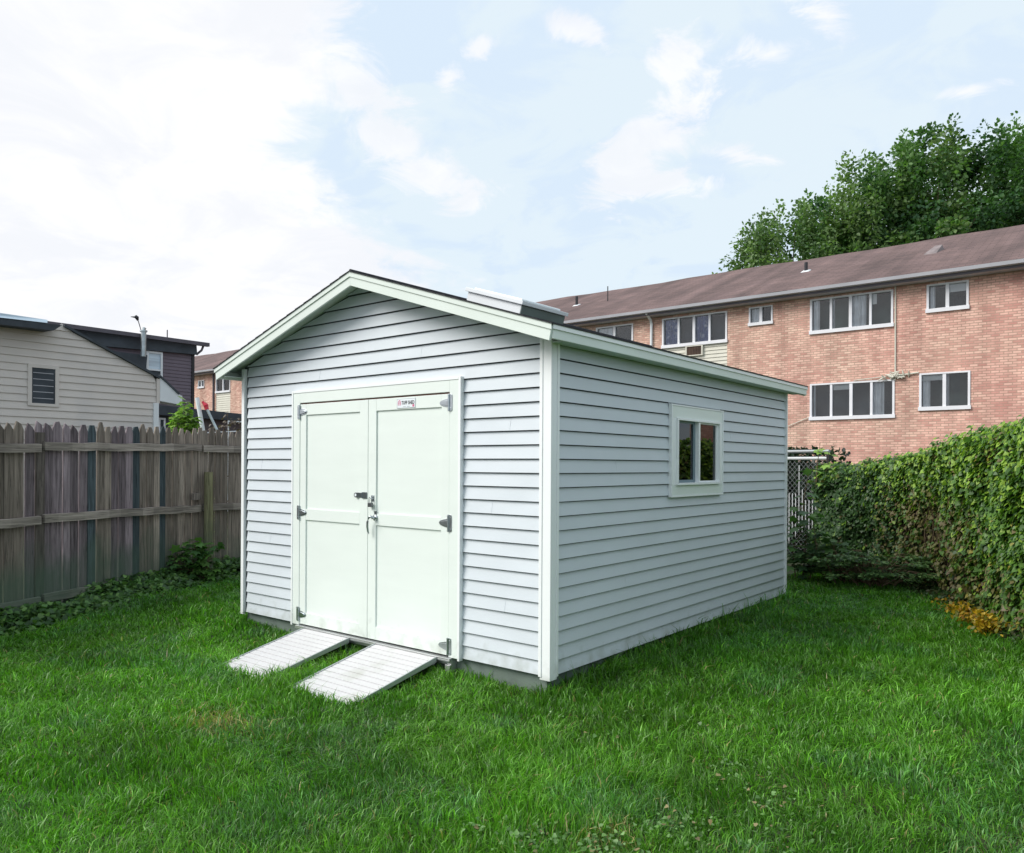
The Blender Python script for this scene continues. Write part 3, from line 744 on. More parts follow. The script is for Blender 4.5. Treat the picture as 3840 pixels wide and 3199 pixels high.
def rail(P0, P1, z0, z1, h=.092, off=.022, th=.038, c=(.27, .235, .205)):
    d = (P1 - P0); d.normalize(); nn = Vector((d.y, -d.x, 0))
    if nn.x < 0: nn = -nn
    mb = MB(); n = 14; ring = []
    Ln = (P1 - P0).length
    pr = None
    jz = [random.uniform(-.008, .008) for _ in range(n + 1)]
    for i in range(n):
        a = P0 + d * (Ln * i / n) + nn * off; b = P0 + d * (Ln * (i + 1) / n) + nn * off
        za = z0 + (z1 - z0) * i / n + jz[i]; zb = z0 + (z1 - z0) * (i + 1) / n + jz[i + 1]
        a2, b2 = a + nn * th, b + nn * th
        mb.hexa([(a.x, a.y, za - h / 2), (a2.x, a2.y, za - h / 2), (b2.x, b2.y, zb - h / 2), (b.x, b.y, zb - h / 2), (a.x, a.y, za + h / 2), (a2.x, a2.y, za + h / 2 - .006), (b2.x, b2.y, zb + h / 2 - .006), (b.x, b.y, zb + h / 2)])
    cc = []
    for i in range(n): k_ = random.uniform(.8, 1.2); cc += [(c[0] * k_, c[1] * k_, c[2] * k_, 1)] * 8
    return mb.build('rail', M['woodrail'], fence, attr=cc)
D = lambda s: FB - dirv * s
for (za, zb) in ((1.585, 1.69), (.86, .87), (-.01, .03)):
    zm = (za + zb) / 2
    rail(D(7.2), D(2.42), za, zm - .01); rail(D(2.38), D(.06), zm + .012, zb)
rail(FB, FC, 1.685, 1.66); rail(FB, FC, .87, .87); rail(FB, FC, .045, .05)
def post(P, h, w=.10, c=(.20, .19, .11), off=.064):
    mb = MB(); p = P + nrm * (off + w / 2)
    mb.tube([(p.x, p.y, float(gz(p.x, p.y)) - .1), (p.x + .008, p.y, h * .5), (p.x - .004, p.y + .004, h)], [w * .56, w * .53, w * .49], 10)
    return mb.build('post', M['wood'], fence, attr=[(*c, 1)] * len(mb.v), smooth=False)
post(FB, 1.36, .115)
for (s_, w_) in ((2.40, .10), (4.85, .1)):
    mb = MB()       # full height posts seen between the boards
    p = D(s_); a = p + nrm * .018 - dirv * w_ / 2; b = p + nrm * .018 + dirv * w_ / 2
    a2, b2 = a - nrm * .09, b - nrm * .09
    mb.hexa([(q.x, q.y, -.2) for q in (a, b, b2, a2)] + [(q.x, q.y, 1.80) for q in (a, b, b2, a2)])
    mb.build('post', M['wood'], fence, attr=[(.105, .09, .08, 1)] * len(mb.v))
mb = MB()      # nailing block beside the post
p = FB - dirv * .20 + nrm * .02; q = FB - dirv * .06 + nrm * .02
mb.hexa([(*(p)[:2], .985), (*(p + nrm * .04)[:2], .985), (*(q + nrm * .04)[:2], .985), (*q[:2], .985), (*p[:2], 1.075), (*(p + nrm * .04)[:2], 1.07), (*(q + nrm * .04)[:2], 1.075), (*q[:2], 1.08)])
mb.build('block', M['wood'], fence, attr=[(.20, .17, .15, 1)] * 8)

# ------------------------------------------------------------------ beige house
bh = empty('house', (-20.4, 2, 0)); tag(bh, 'beige lap sided house with a gable and one small dark window behind the wooden fence', 'house')
BX = -18.435
def lap_wall(mb, X, rows, ext, thick=.02):
    """rows: function z-> (y0,y1) or None ; plane x = X facing +x"""
    z = rows['z0']
    while z < rows['z1']:
        a = rows['f'](z + .001); b = rows['f'](min(z + ext, rows['z1']))
        if a:
            b = b or a
            mb.quad((X + thick, a[0], z), (X + thick, a[1], z), (X, b[1], z + ext), (X, b[0], z + ext))
            mb.quad((X - .002, a[0], z + .002), (X - .002, a[1], z + .002), (X + thick, a[1], z), (X + thick, a[0], z))
        z += ext
def beige_f(z):
    y1 = 6.44 if z < 3.9 else 6.44 - (z - 3.9) * (2.42 / 1.06)
    y0 = -6 if z < 4.55 else (2.6 if z > 4.7 else 1.0)
    if z > 4.75: y0 = 4.0 - (5.0 - z) * 1.8
    return (y0, y1) if y1 > y0 else None
mb = MB(); lap_wall(mb, BX, dict(z0=-.2, z1=4.98, f=beige_f), .188, .028)
mb.prism([(BX - .02, -6, -.3), (BX - .02, 6.44, -.3), (BX - .02, 6.44, 3.86), (BX - .02, 4.0, 4.93), (BX - .02, 3.3, 4.7), (BX - .02, -6, 4.6)], (-3.9, 0, 0))
mb.build('wall', M['beige'], bh)
mb = MB()
mb.prism([(BX + .10, 6.53, 3.93), (BX + .10, 4.0, 5.04), (BX + .10, 4.0, 4.98), (BX + .10, 6.50, 3.87)], (-4.1, 0, 0))
mb.build('roof', M['slate'], bh)
rf = MB()
rf.hexa([(BX + .6, -6, 4.62), (BX + .6, 3.55, 4.76), (BX - 3, 3.55, 4.90), (BX - 3, -6, 4.80), (BX + .6, -6, 4.70), (BX + .6, 3.75, 4.92), (BX - 3, 3.9, 5.05), (BX - 3, -6, 5.0)])
rf.build('porch_roof', M['slate'], bh)
rf = MB(); rf.hexa([(BX + .62, -6, 4.72), (BX + .62, 3.40, 4.925), (BX - 3, 3.7, 5.10), (BX - 3, -6, 5.05), (BX + .60, -6, 5.12), (BX + .5, 3.45, 5.02), (BX - 3, 3.6, 5.15), (BX - 3, -6, 5.45)])
rf.build('roof_cover', M['metalroof'], bh)
mb = MB(); Y0, Y1, Z0, Z1 = 3.18, 3.90, 2.90, 3.95
mb.box(BX - .015, BX + .05, Y0, Y0 + .09, Z0, Z1); mb.box(BX - .015, BX + .05, Y1 - .09, Y1, Z0, Z1); mb.box(BX - .015, BX + .049, Y0 + .0905, Y1 - .0905, Z1 - .09, Z1); mb.box(BX - .015, BX + .052, Y0 + .0905, Y1 - .0905, Z0, Z0 + .07)
w_ = mb.build('window', M['beige'], bh)
mb = MB(); mb.box(BX - .01, BX + .030, Y0 + .091, Y1 - .091, Z0 + .071, Z1 - .091); mb.build('pane', M['slate'], w_)
mb = MB()
for i in range(5): mb.box(BX + .031, BX + .034, Y0 + .12, Y1 - .13, Z0 + .19 + i * .16, Z0 + .205 + i * .16)
mb.build('blind', M['gutter'], w_)
mb = MB(); mb.box(BX - .01, BX + .06, 6.445, 6.53, 3.17, 3.86); mb.build('corner_trim', M['beige'], bh)
mb = MB(); mb.box(BX - .01, BX + .07, 6.36, 6.50, -.2, 3.169); mb.build('downspout', M['white'], bh)
mb = MB(); mb.prism([(BX + .05, 6.54, 3.90), (BX + .05, 6.54, 3.24), (BX + .05, 7.20, 3.16), (BX + .05, 7.20, 3.43), (BX + .05, 7.12, 3.46)], (-.5, 0, 0)); mb.build('eave_return', M['white'], bh)
mb = MB(); mb.prism([(BX + .09, 6.52, 3.98), (BX + .09, 6.52, 3.93), (BX + .09, 7.08, 3.46), (BX + .09, 7.12, 3.49)], (-.7, 0, 0)); mb.build('roof_edge', M['slate'], bh)

# ------------------------------------------------------------------ dark house
dh = empty('house', (-25, 7, 0)); tag(dh, 'dark plum sided two storey house with slate eave behind the beige house', 'house')
DX = -23.283
mb = MB(); lap_wall(mb, DX, dict(z0=0, z1=5.45, f=lambda z: (3.0, 10.16)), .122, .022)
mb.box(DX - 6, DX - .01, 3.0, 10.2, -.3, 5.5)
mb.build('wall', M['plum'], dh)
mb = MB(); mb.box(DX - 5, DX + .05, 10.165, 10.26, 0, 5.5); mb.build('corner_trim', M['darkmetal'], dh)
mb = MB()
mb.hexa([(DX + .16, 2.6, 5.16), (DX + .16, 10.3, 5.38), (DX - 6, 10.3, 5.38), (DX - 6, 2.6, 5.16), (DX + .10, 2.6, 5.86), (DX + .10, 10.3, 5.80), (DX - 6, 10.3, 5.9), (DX - 6, 2.6, 5.9)])
mb.prism([(DX + .15, 3.0, 4.0), (DX + .15, 8.40, 4.0), (DX + .15, 8.50, 5.155), (DX + .15, 3.0, 5.155)], (-.12, 0, 0))
mb.build('roof', M['slate'], dh)
mb = MB(); mb.box(DX + .17, DX + .33, 2.6, 10.68, 5.70, 5.83); mb.tube([(DX + .2, 10.5, 5.70), (DX + .18, 10.45, 5.55), (DX + .08, 10.30, 5.38)], .04, 8)
mb.build('gutter', M['gutter_dark'], dh)
mb = MB(); mb.box(DX + .02, DX + .09, 8.50, 8.58, 4.25, 5.32); mb.box(DX + .02, DX + .09, 9.0, 9.07, 4.25, 5.32); mb.box(DX + .02, DX + .089, 8.581, 8.999, 5.25, 5.32); mb.box(DX + .02, DX + .089, 8.581, 8.999, 4.66, 4.72)
w_ = mb.build('window', M['white'], dh)
mb = MB(); mb.box(DX + .02, DX + .05, 8.581, 8.999, 4.721, 5.249); mb.build('pane', M['metalroof'], w_)
mb = MB(); mb.box(DX + .02, DX + .05, 8.581, 8.999, 4.25, 4.659); mb.build('pane', M['slate'], w_)
# low wing
mb = MB(); lap_wall(mb, DX + .48, dict(z0=0, z1=3.2, f=lambda z: (6.5, 14.0)), .118, .02); mb.box(DX - 2, DX + .47, 6.5, 14.0, -.3, 3.2)
wing = mb.build('wing', M['brownsiding'], dh)
mb = MB(); mb.hexa([(DX + .75, 6.4, 3.16), (DX + .75, 14.2, 2.98), (DX - 2, 14.2, 2.98), (DX - 2, 6.4, 3.16), (DX + .75, 6.4, 3.54), (DX + .75, 14.2, 3.20), (DX - 2, 14.2, 3.30), (DX - 2, 6.4, 3.62)]); mb.build('wing_roof', M['slate'], wing)
mb = MB(); WX = DX + .48
mb.box(WX + .02, WX + .08, 8.68, 8.76, 2.40, 3.02); mb.box(WX + .02, WX + .08, 8.88, 8.94, 2.30, 3.02); mb.box(WX + .02, WX + .079, 8.761, 8.879, 2.96, 3.02); mb.box(WX + .02, WX + .079, 8.761, 8.879, 2.48, 2.53)
mb.build('window_frame', M['white'], wing); mb = MB()
mb.box(WX + .02, WX + .08, 9.69, 9.98, 2.95, 3.01); mb.box(WX + .02, WX + .08, 9.981, 10.05, 2.30, 3.01)
mb.build('window_frame', M['white'], wing)
mb = MB(); mb.box(WX + .02, WX + .04, 8.55, 9.04, 2.2, 3.13); mb.build('pane', M['slate'], wing); mb = MB(); mb.box(WX + .02, WX + .04, 9.55, 9.98, 2.2, 2.94); mb.build('pane', M['slate'], wing)
# rooftop bits of the dark house
mb = MB(); mb.tube([(DX + .45, 8.22, 5.05), (DX + .45, 8.22, 5.88)], .085, 12); mb.tube([(DX + .45, 8.22, 5.88), (DX + .45, 8.22, 5.93)], .12, 12); mb.tube([(DX + .45, 8.22, 5.93), (DX + .45, 8.25, 6.02)], [.05, .06], 10)
mb.build('vent_pipe', M['galv'], dh)
mb = MB(); mb.tube([(DX, 9.27, 5.8), (DX, 9.27, 6.14)], .02, 6); mb.build('rod', M['darkmetal'], dh)
mb = MB(); mb.tube([(DX + .3, 8.22, 5.9), (DX + .3, 8.12, 6.22), (DX + .3, 8.05, 6.35)], .014, 6)
mb.tube([(DX + .3, 8.10, 6.26), (DX + .3, 8.06, 6.36), (DX + .3, 8.02, 6.42)], [.03, .07, .03], 8); mb.tube([(DX + .3, 8.03, 6.36), (DX + .3, 7.86, 6.35)], [.035, .01], 8)
mb.build('weather_vane', M['darkmetal'], dh)

# ------------------------------------------------------------------ apartment building
ap = empty('apartment_building', (-22, 24, 0)); tag(ap, 'long brick apartment block with reddish brown roof and white framed windows behind the shed', 'building')
AY = 20.784; AX0, AX1 = -56.0, 9.0
holes = []      # (x0,x1,z0,z1, panes, curtains)
def win_spec(x0, x1, z0, z1, n, cur=(), thick=.06): holes.append((x0, x1, z0, z1, n, cur, thick))
win_spec(-12.95, -11.33, 5.55, 6.74, 2, ((0, .9, 1),), .06)
win_spec(-10.14, -7.69, 5.74, 6.76, 4, ((0, 1, 2), (2, 1, 2)))
win_spec(-6.93, -6.13, 6.20, 6.77, 2, ((0, 1, 1),), .05)
win_spec(-4.93, -2.50, 5.72, 6.78, 4, ((0, .35, 1), (1, .12, 1), (2, .8, 1), (3, .3, 3)))
win_spec(-1.61, -.54, 6.01, 6.78, 2, ((0, .3, 1), (1, 1, 3)))
win_spec(-4.92, -2.45, 3.00, 4.10, 4, ((0, .12, 1), (1, 1, 4), (3, .6, 1)))
win_spec(-1.79, -.49, 3.18, 4.22, 2, ((0, .35, 1), (0, 1, 4), (1, .15, 1)))
win_spec(-41.75, -41.05, 6.12, 6.55, 2, ((0, .5, 1),), .05)
win_spec(-39.75, -38.2, 5.72, 6.76, 2, ((0, 1, 1), (1, 1, 1)))
win_spec(-36.0, -34.6, 5.9, 6.76, 2); win_spec(-30.5, -28.0, 5.74, 6.76, 4); win_spec(-25, -23.6, 5.9, 6.76, 2); win_spec(-19.5, -17.0, 5.74, 6.76, 4)
win_spec(1.0, 3.4, 5.72, 6.78, 4); win_spec(1.0, 3.4, 3.0, 4.1, 4)
panels = [(-10.14, -7.69, 4.1, 5.74), (-39.75, -38.2, 4.3, 5.72)]
cut = [h[:4] for h in holes] + panels
xs = sorted(set([AX0, AX1] + [c[0] for c in cut] + [c[1] for c in cut])); zs = sorted(set([-.3, 7.0] + [c[2] for c in cut] + [c[3] for c in cut]))
mb = MB()
for i in range(len(xs) - 1):
    run = None
    for j in range(len(zs) - 1):
        cx, cz = (xs[i] + xs[i + 1]) / 2, (zs[j] + zs[j + 1]) / 2
        if any(c[0] < cx < c[1] and c[2] < cz < c[3] for c in cut): continue
        mb.quad((xs[i], AY, zs[j]), (xs[i + 1], AY, zs[j]), (xs[i + 1], AY, zs[j + 1]), (xs[i], AY, zs[j + 1]))
for c in cut:        # reveals
    x0, x1, z0, z1 = c
    mb.quad((x0, AY, z0), (x0, AY, z1), (x0, AY + .25, z1), (x0, AY + .25, z0)); mb.quad((x1, AY, z1), (x1, AY, z0), (x1, AY + .25, z0), (x1, AY + .25, z1))
    mb.quad((x0, AY, z0), (x0, AY + .25, z0), (x1, AY + .25, z0), (x1, AY, z0)); mb.quad((x0, AY, z1), (x1, AY, z1), (x1, AY + .25, z1), (x0, AY + .25, z1))
mb.quad((AX1, AY, -.3), (AX1, AY + 12, -.3), (AX1, AY + 12, 7), (AX1, AY, 7)); mb.quad((AX0, AY + 12, -.3), (AX0, AY, -.3), (AX0, AY, 7), (AX0, AY + 12, 7))
mb.quad((AX1, AY + 12, -.3), (AX0, AY + 12, -.3), (AX0, AY + 12, 7), (AX1, AY + 12, 7))
mb.build('wall', M['brick'], ap)
for (x0, x1, z0, z1) in panels:
    mb = MB(); z = z0
    while z < z1 - .01:
        zt = min(z + .125, z1)
        mb.quad((x0, AY + .01, z), (x1, AY + .01, z), (x1, AY + .035, zt), (x0, AY + .035, zt)); mb.quad((x0, AY + .04, z), (x1, AY + .04, z), (x1, AY + .01, z), (x0, AY + .01, z)); z = zt
    mb.build('panel', M['panel_cream'], ap)
for (x0, x1, z0, z1, n, cur, th) in holes:
    mb = MB(); w = th
    yf, yb = AY - .03, AY + .09
    mb.box(x0, x0 + w, yf, yb, z0, z1); mb.box(x1 - w, x1, yf, yb, z0, z1)
    mb.box(x0 + w + .001, x1 - w - .001, yf + .002, yb, z1 - w * .8, z1); mb.box(x0 - .02, x1 + .02, yf - .03, yb, z0 - .05, z0 + w)
    xi0, xi1 = x0 + w, x1 - w; pw = (xi1 - xi0) / n
    for i in range(1, n):
        ww = .035 if (n == 4 and i != 2) else .045
        mb.box(xi0 + i * pw - ww, xi0 + i * pw + ww, yf + .012, yb - .01, z0 + w + .001, z1 - w * .8 - .001)
    wo_ = mb.build('window', M['bframe'], ap)
    mb = MB(); mb.box(xi0, xi1, AY + .045, AY + .05, z0 + w, z1 - w * .8); mb.build('pane', M['apglass'], wo_)
    mb = MB(); mb.box(x0, x1, AY + .6, AY + .62, z0, z1); mb.box(x0 - .2, x1 + .2, AY + .26, AY + .62, z0 - .06, z0 - .01); mb.build('room', random.choice([M['room'], M['room'], M['room_mid'], M['room_green']]), wo_)
    for (i, frac, kd) in cur:
        if kd >= 3:      # roller blind, part way down
            dn = (.30 if kd == 3 else .16) * (z1 - z0)
            mb = MB(); mb.box(xi0 + i * pw + .01, xi0 + i * pw + pw * frac - .01, AY + .060, AY + .064, z1 - .05 - dn, z1 - .05); mb.build('blind', M['blind'], wo_); continue
        mb = MB(); a = xi0 + i * pw + .02; b = a + (pw - .06) * frac; seg = max(4, int((b - a) * 26))
        for s in range(seg):
            u0, u1 = a + (b - a) * s / seg, a + (b - a) * (s + 1) / seg
            d0 = .03 * math.sin(s * 1.9) + .012 * math.sin(s * .7); d1 = .03 * math.sin((s + 1) * 1.9) + .012 * math.sin((s + 1) * .7)
            mb.quad((u0, AY + .095 + d0, z0 + .02), (u1, AY + .095 + d1, z0 + .02), (u1, AY + .095 + d1, z1 - .05), (u0, AY + .095 + d0, z1 - .05))
        mb.build('curtain', M['curtain_print'] if kd == 2 else M['curtain'], wo_)
# roof with a slightly sagging ridge and eave
mb = MB(); seg = 52
for i in range(seg):
    a = AX0 - .4 + (AX1 + .8 - AX0) * i / seg; b = AX0 - .4 + (AX1 + .8 - AX0) * (i + 1) / seg
    f_ = lambda x: .02 * math.sin(x * .7) + .015 * math.sin(x * 1.9)
    for (ya, za, yb_, zb_) in ((AY - .42, 7.06, AY + 6, 9.66), (AY + 12.4, 7.06, AY + 6, 9.66)):
        q = [(a, ya, za + f_(a)), (b, ya, za + f_(b)), (b, yb_, zb_ + f_(b + 3)), (a, yb_, zb_ + f_(a + 3))]
        if ya > AY + 3: q = q[::-1]
        mb.quad(*q)
mb.prism([(AX1 + .02, AY - .40, 7.0), (AX1 + .02, AY + 12.4, 7.0), (AX1 + .02, AY + 6, 9.6)], (-.1, 0, 0)); mb.prism([(AX0 - .02, AY - .40, 7.0), (AX0 - .02, AY + 12.4, 7.0), (AX0 - .02, AY + 6, 9.6)], (.1, 0, 0))
rf = mb.build('roof', M['aproof'], ap)
mb = MB(); mb.box(AX0 - .4, AX1 + .4, AY - .38, AY - .01, 6.86, 6.90); mb.build('soffit', M['gutter'], rf)
mb = MB(); mb.box(AX0 - .4, AX1 + .4, AY - .42, AY - .385, 6.86, 7.04); mb.build('fascia', M['gutter_dark'], rf)
mb = MB(); mb.prism([(AX0 - .4, AY - .425, 6.93), (AX0 - .4, AY - .425, 7.045), (AX0 - .4, AY - .56, 7.045), (AX0 - .4, AY - .54, 6.95)], (AX1 - AX0 + .8, 0, 0))
mb.build('gutter', M['gutter'], rf)
for (x, y, h, r, fl) in ((-15.88, 23.78, .40, .06, 1), (-14.3, 23.78, .62, .022, 0), (-6.05, 23.78, .32, .06, 1)):
    mb = MB(); z = 7.06 + (y - AY + .42) * 2.6 / 6.42
    mb.tube([(x, y, z - .1), (x, y, z + h)], r, 10); v_ = mb.build('vent_pipe', M['darkmetal'], rf)
    if fl:
        mb = MB(); mb.hexa([(x - .17, y - .16, z - .075), (x + .17, y - .16, z - .075), (x + .17, y + .16, z + .055), (x - .17, y + .16, z + .055), (x - .1, y - .1, z), (x + .1, y - .1, z), (x + .1, y + .1, z + .08), (x - .1, y + .1, z + .08)])
        mb.build('vent_base', M['white'], rf)
mb = MB(); x, y = -1.97, 23.78; z = 7.06 + (y - AY + .42) * 2.6 / 6.42
mb.hexa([(x - .28, y - .3, z - .13), (x + .1, y - .3, z - .13), (x + .25, y + .25, z + .09), (x - .05, y + .25, z + .09), (x - .2, y - .2, z - .02), (x + .02, y - .2, z - .02), (x + .2, y + .2, z + .26), (x, y + .2, z + .26)])
mb.build('roof_vent', M['roofgrey'], rf)
mb = MB(); mb.tube([(-10.55, AY - .45, 6.95), (-10.55, AY - .12, 6.75), (-10.55, AY - .06, 6.6), (-10.55, AY - .06, 0)], .05, 8); mb.build('downspout', M['white'], ap)
mb = MB(); mb.tube([(-39.95, AY - .06, 6.9), (-39.95, AY - .06, 0)], .05, 8); mb.build('downspout', M['gutter_dark'], ap)
mb = MB(); mb.tube([(-2.44, AY - .03, 6.88), (-2.43, AY - .03, 4.32)], .022, 6); mb.build('cable', M['panel_cream'], ap); mb = MB(); mb.tube([(-2.30, AY - .05, 4.20), (-1.80, AY - .04, 4.25)], .025, 6); mb.build('cable', M['panel_cream'], ap); mb = MB(); mb.tube([(-2.6, AY - .05, 4.20), (-3.6, AY - .04, 4.13)], .015, 6)
mb.build('cable', M['panel_cream'], ap); mb = MB(); mb.tube([(-5.6, AY - .04, 2.78), (-4.93, AY - .04, 3.05)], .014, 6)
mb.build('cable', M['panel_cream'], ap)
mb = MB()
for i in range(26):
    c = Vector((-2.44 + random.gauss(0, .14), AY - .08 + random.gauss(0, .03), 4.20 + random.gauss(0, .045)))
    d = Vector((random.gauss(0, 1), random.gauss(0, .3), random.gauss(0, .4))).normalized() * .12
    mb.tube([c - d, c, c + d], [.012, .03, .01], 5)
mb.build('cable_box', M['panel_cream'], ap)
mb = MB(); mb.box(-9.21, -9.16, AY - .06, AY + .03, 5.33, 5.70); mb.box(-8.61, -8.56, AY - .06, AY + .03, 5.33, 5.70); mb.box(-9.159, -8.611, AY - .06, AY + .03, 5.66, 5.70); mb.box(-9.159, -8.611, AY - .06, AY + .03, 5.33, 5.36)
ac = mb.build('air_conditioner', M['panel_cream'], ap)
mb = MB(); mb.box(-9.158, -8.612, AY - .03, AY + .02, 5.361, 5.659); 
for i in range(9): mb.box(-9.13 + i * .06, -9.10 + i * .06, AY - .045, AY - .031, 5.38, 5.64)
mb.build('cover', M['rust'], ac)

# ------------------------------------------------------------------ trees
def tree(cx, cy, zb, top, rx, ry, label, n_cl, per, lsize, cols, group, spikes=6, seed=1, trunk_r=.28, low=.3, kind='oval', spread=1.0, name='tree', m='treeleaf'):
    g = np.random.default_rng(seed)
    e = empty(name, (cx, cy, zb)); tag(e, label, 'tree' if name != 'sapling' else 'sapling', group)
    H = top - zb
    base = zb + H * low
    cz = (base + top) / 2; rz = (top - base) / 2
    # cluster centres in the crown volume, biased outward
    d = unit(g.normal(size=(n_cl, 3))); r = g.random(n_cl) ** (1 / 2.2)
    r = np.clip(r, .25, 1)
    bump_ = 1 + .22 * np.sin(d[:, 0] * 5 + seed) * np.cos(d[:, 1] * 4 + 2 * seed) + .15 * np.sin(d[:, 2] * 9 + seed)
    C = np.stack([cx + d[:, 0] * r * rx * bump_, cy + d[:, 1] * r * ry * bump_, cz + d[:, 2] * r * rz * np.clip(bump_, .8, 1.1)], 1)
    cs = np.full(n_cl, .085 * (rx + rz)) * g.uniform(.6, 1.2, n_cl)
    st = np.ones((n_cl, 3)); st[:, 2] = .7
    # upright shoots on top
    k = spikes
    if k:
        a = g.random(k) * 2 * np.pi; q = np.sqrt(g.random(k)) * .85
        tops = np.stack([cx + np.cos(a) * q * rx, cy + np.sin(a) * q * ry, cz + np.sqrt(1 - q ** 2) * rz * 1.02], 1)
        C = np.concatenate([C, tops]); cs = np.concatenate([cs, np.full(k, .07 * (rx + rz))]); s2 = np.ones((k, 3)); s2[:, 0] = .55; s2[:, 1] = .55; s2[:, 2] = 1.9; st = np.concatenate([st, s2])
    N = len(C) * per
    ci = np.repeat(np.arange(len(C)), per)
    off = g.normal(size=(N, 3)) * .55; ol_ = np.linalg.norm(off, axis=1, keepdims=True); off = off * np.minimum(1, 1.05 / ol_)
    pos = C[ci] + off * cs[ci][:, None] * st[ci]
    ax = unit(off + g.normal(size=(N, 3)) * .9 + np.array([0, 0, -.2])); nr = unit(g.normal(size=(N, 3)) + np.array([0, 0, 1.0]))
    cc = np.array(cols); clc = g.integers(0, len(cc), len(C)); cl = cc[clc][ci] * g.uniform(.7, 1.3, (N, 1))
    leaves('crown', kind, pos, ax, nr, lsize * g.uniform(.6, 1.3, N), cl, M[m], e)
    mb = MB()
    mb.tube([(cx, cy, zb - .1), (cx + .1 * rx * .3, cy, zb + H * .3), (cx, cy + .05, zb + H * .55), (cx, cy, zb + H * .85)], [trunk_r * 1.2, trunk_r, trunk_r * .6, trunk_r * .15], 9)
    for i in g.choice(len(C), min(len(C), 34), replace=False):
        z0 = zb + H * g.uniform(.2, .6); p = C[i]
        mid = (np.array([cx, cy, z0]) * .5 + p * .5) + np.array([0, 0, .05 * H])
        mb.tube([(cx, cy, z0), tuple(mid), tuple(p)], [trunk_r * .38, trunk_r * .2, trunk_r * .05], 5, caps=False)
    mb.build('trunk', M['bark'], e)
    return e
TG = 'broadleaf trees rising behind the brick apartment block'
dk = [(.07, .155, .05), (.10, .205, .06), (.05, .12, .05), (.13, .235, .08)]
ol = [(.14, .22, .08), (.17, .27, .10), (.10, .18, .07), (.20, .30, .13)]
lt = [(.16, .28, .06), (.20, .32, .08)]
tree(3.0, 43.5, 0, 16.8, 3.9, 3.6, 'deep green tree whose crown is cut by the edge of the view', 170, 190, .23, dk, TG, 12, 3)
tree(-2.1, 42.2, 0, 17.9, 3.5, 3.2, 'tall dark green tree with the highest crown above the roof', 240, 190, .22, dk, TG, 22, 4, low=.2)
tree(-5.2, 40.6, 0, 18.2, 3.3, 3.0, 'dark green tree between the tallest tree and the paler feathery one', 240, 190, .22, dk + [ol[0]], TG, 22, 5, low=.2)
tree(-8.3, 38.2, 0, 16.3, 3.6, 2.8, 'feathery mid green tree with open branches above the roof ridge', 240, 170, .20, dk + ol[:2], TG, 30, 6, low=.2)
tree(-11.2, 35.8, 0, 14.0, 3.3, 2.6, 'smaller olive green tree with pointed shoots at the low end of the tree row', 210, 170, .18, ol, TG, 26, 7, low=.15)
tree(-14.3, 34.2, 0, 10.9, 1.9, 1.2, 'small pale yellow green treetop just showing over the roof ridge', 90, 90, .18, lt + ol[1:2], TG, 6, 8)

# ------------------------------------------------------------------ ivy covered fence
IV = [Vector(p) for p in ((4.6, .2, 0), (3.71, 1.82, 0), (2.42, 4.31, 0), (1.66, 5.84, 0), (1.02, 6.85, 0), (.22, 7.62, 0), (-.58, 7.98, 0))]
IT = [2.05, 2.02, 1.93, 1.80, 1.64, 1.57, 1.50]
cum = [0]
for i in range(len(IV) - 1): cum.append(cum[-1] + (IV[i + 1] - IV[i]).length)
cum = np.array(cum)
def ivp(s):
    px = np.interp(s, cum, [v.x for v in IV]); py = np.interp(s, cum, [v.y for v in IV]); tz = np.interp(s, cum, IT)
    i = np.clip(np.searchsorted(cum, s, side='right') - 1, 0, len(IV) - 2)
    dx = np.array([(IV[k + 1] - IV[k]).normalized().x for k in range(len(IV) - 1)]); dy = np.array([(IV[k + 1] - IV[k]).normalized().y for k in range(len(IV) - 1)])
    nx, ny = -dy[i], dx[i]        # towards the yard (-x,-y)
    return px, py, tz, nx, ny
iv = empty('ivy_fence', (1.66, 5.84, -.1)); tag(iv, 'fence buried under dense green ivy with bare brown stems at its middle', 'ivy fence')
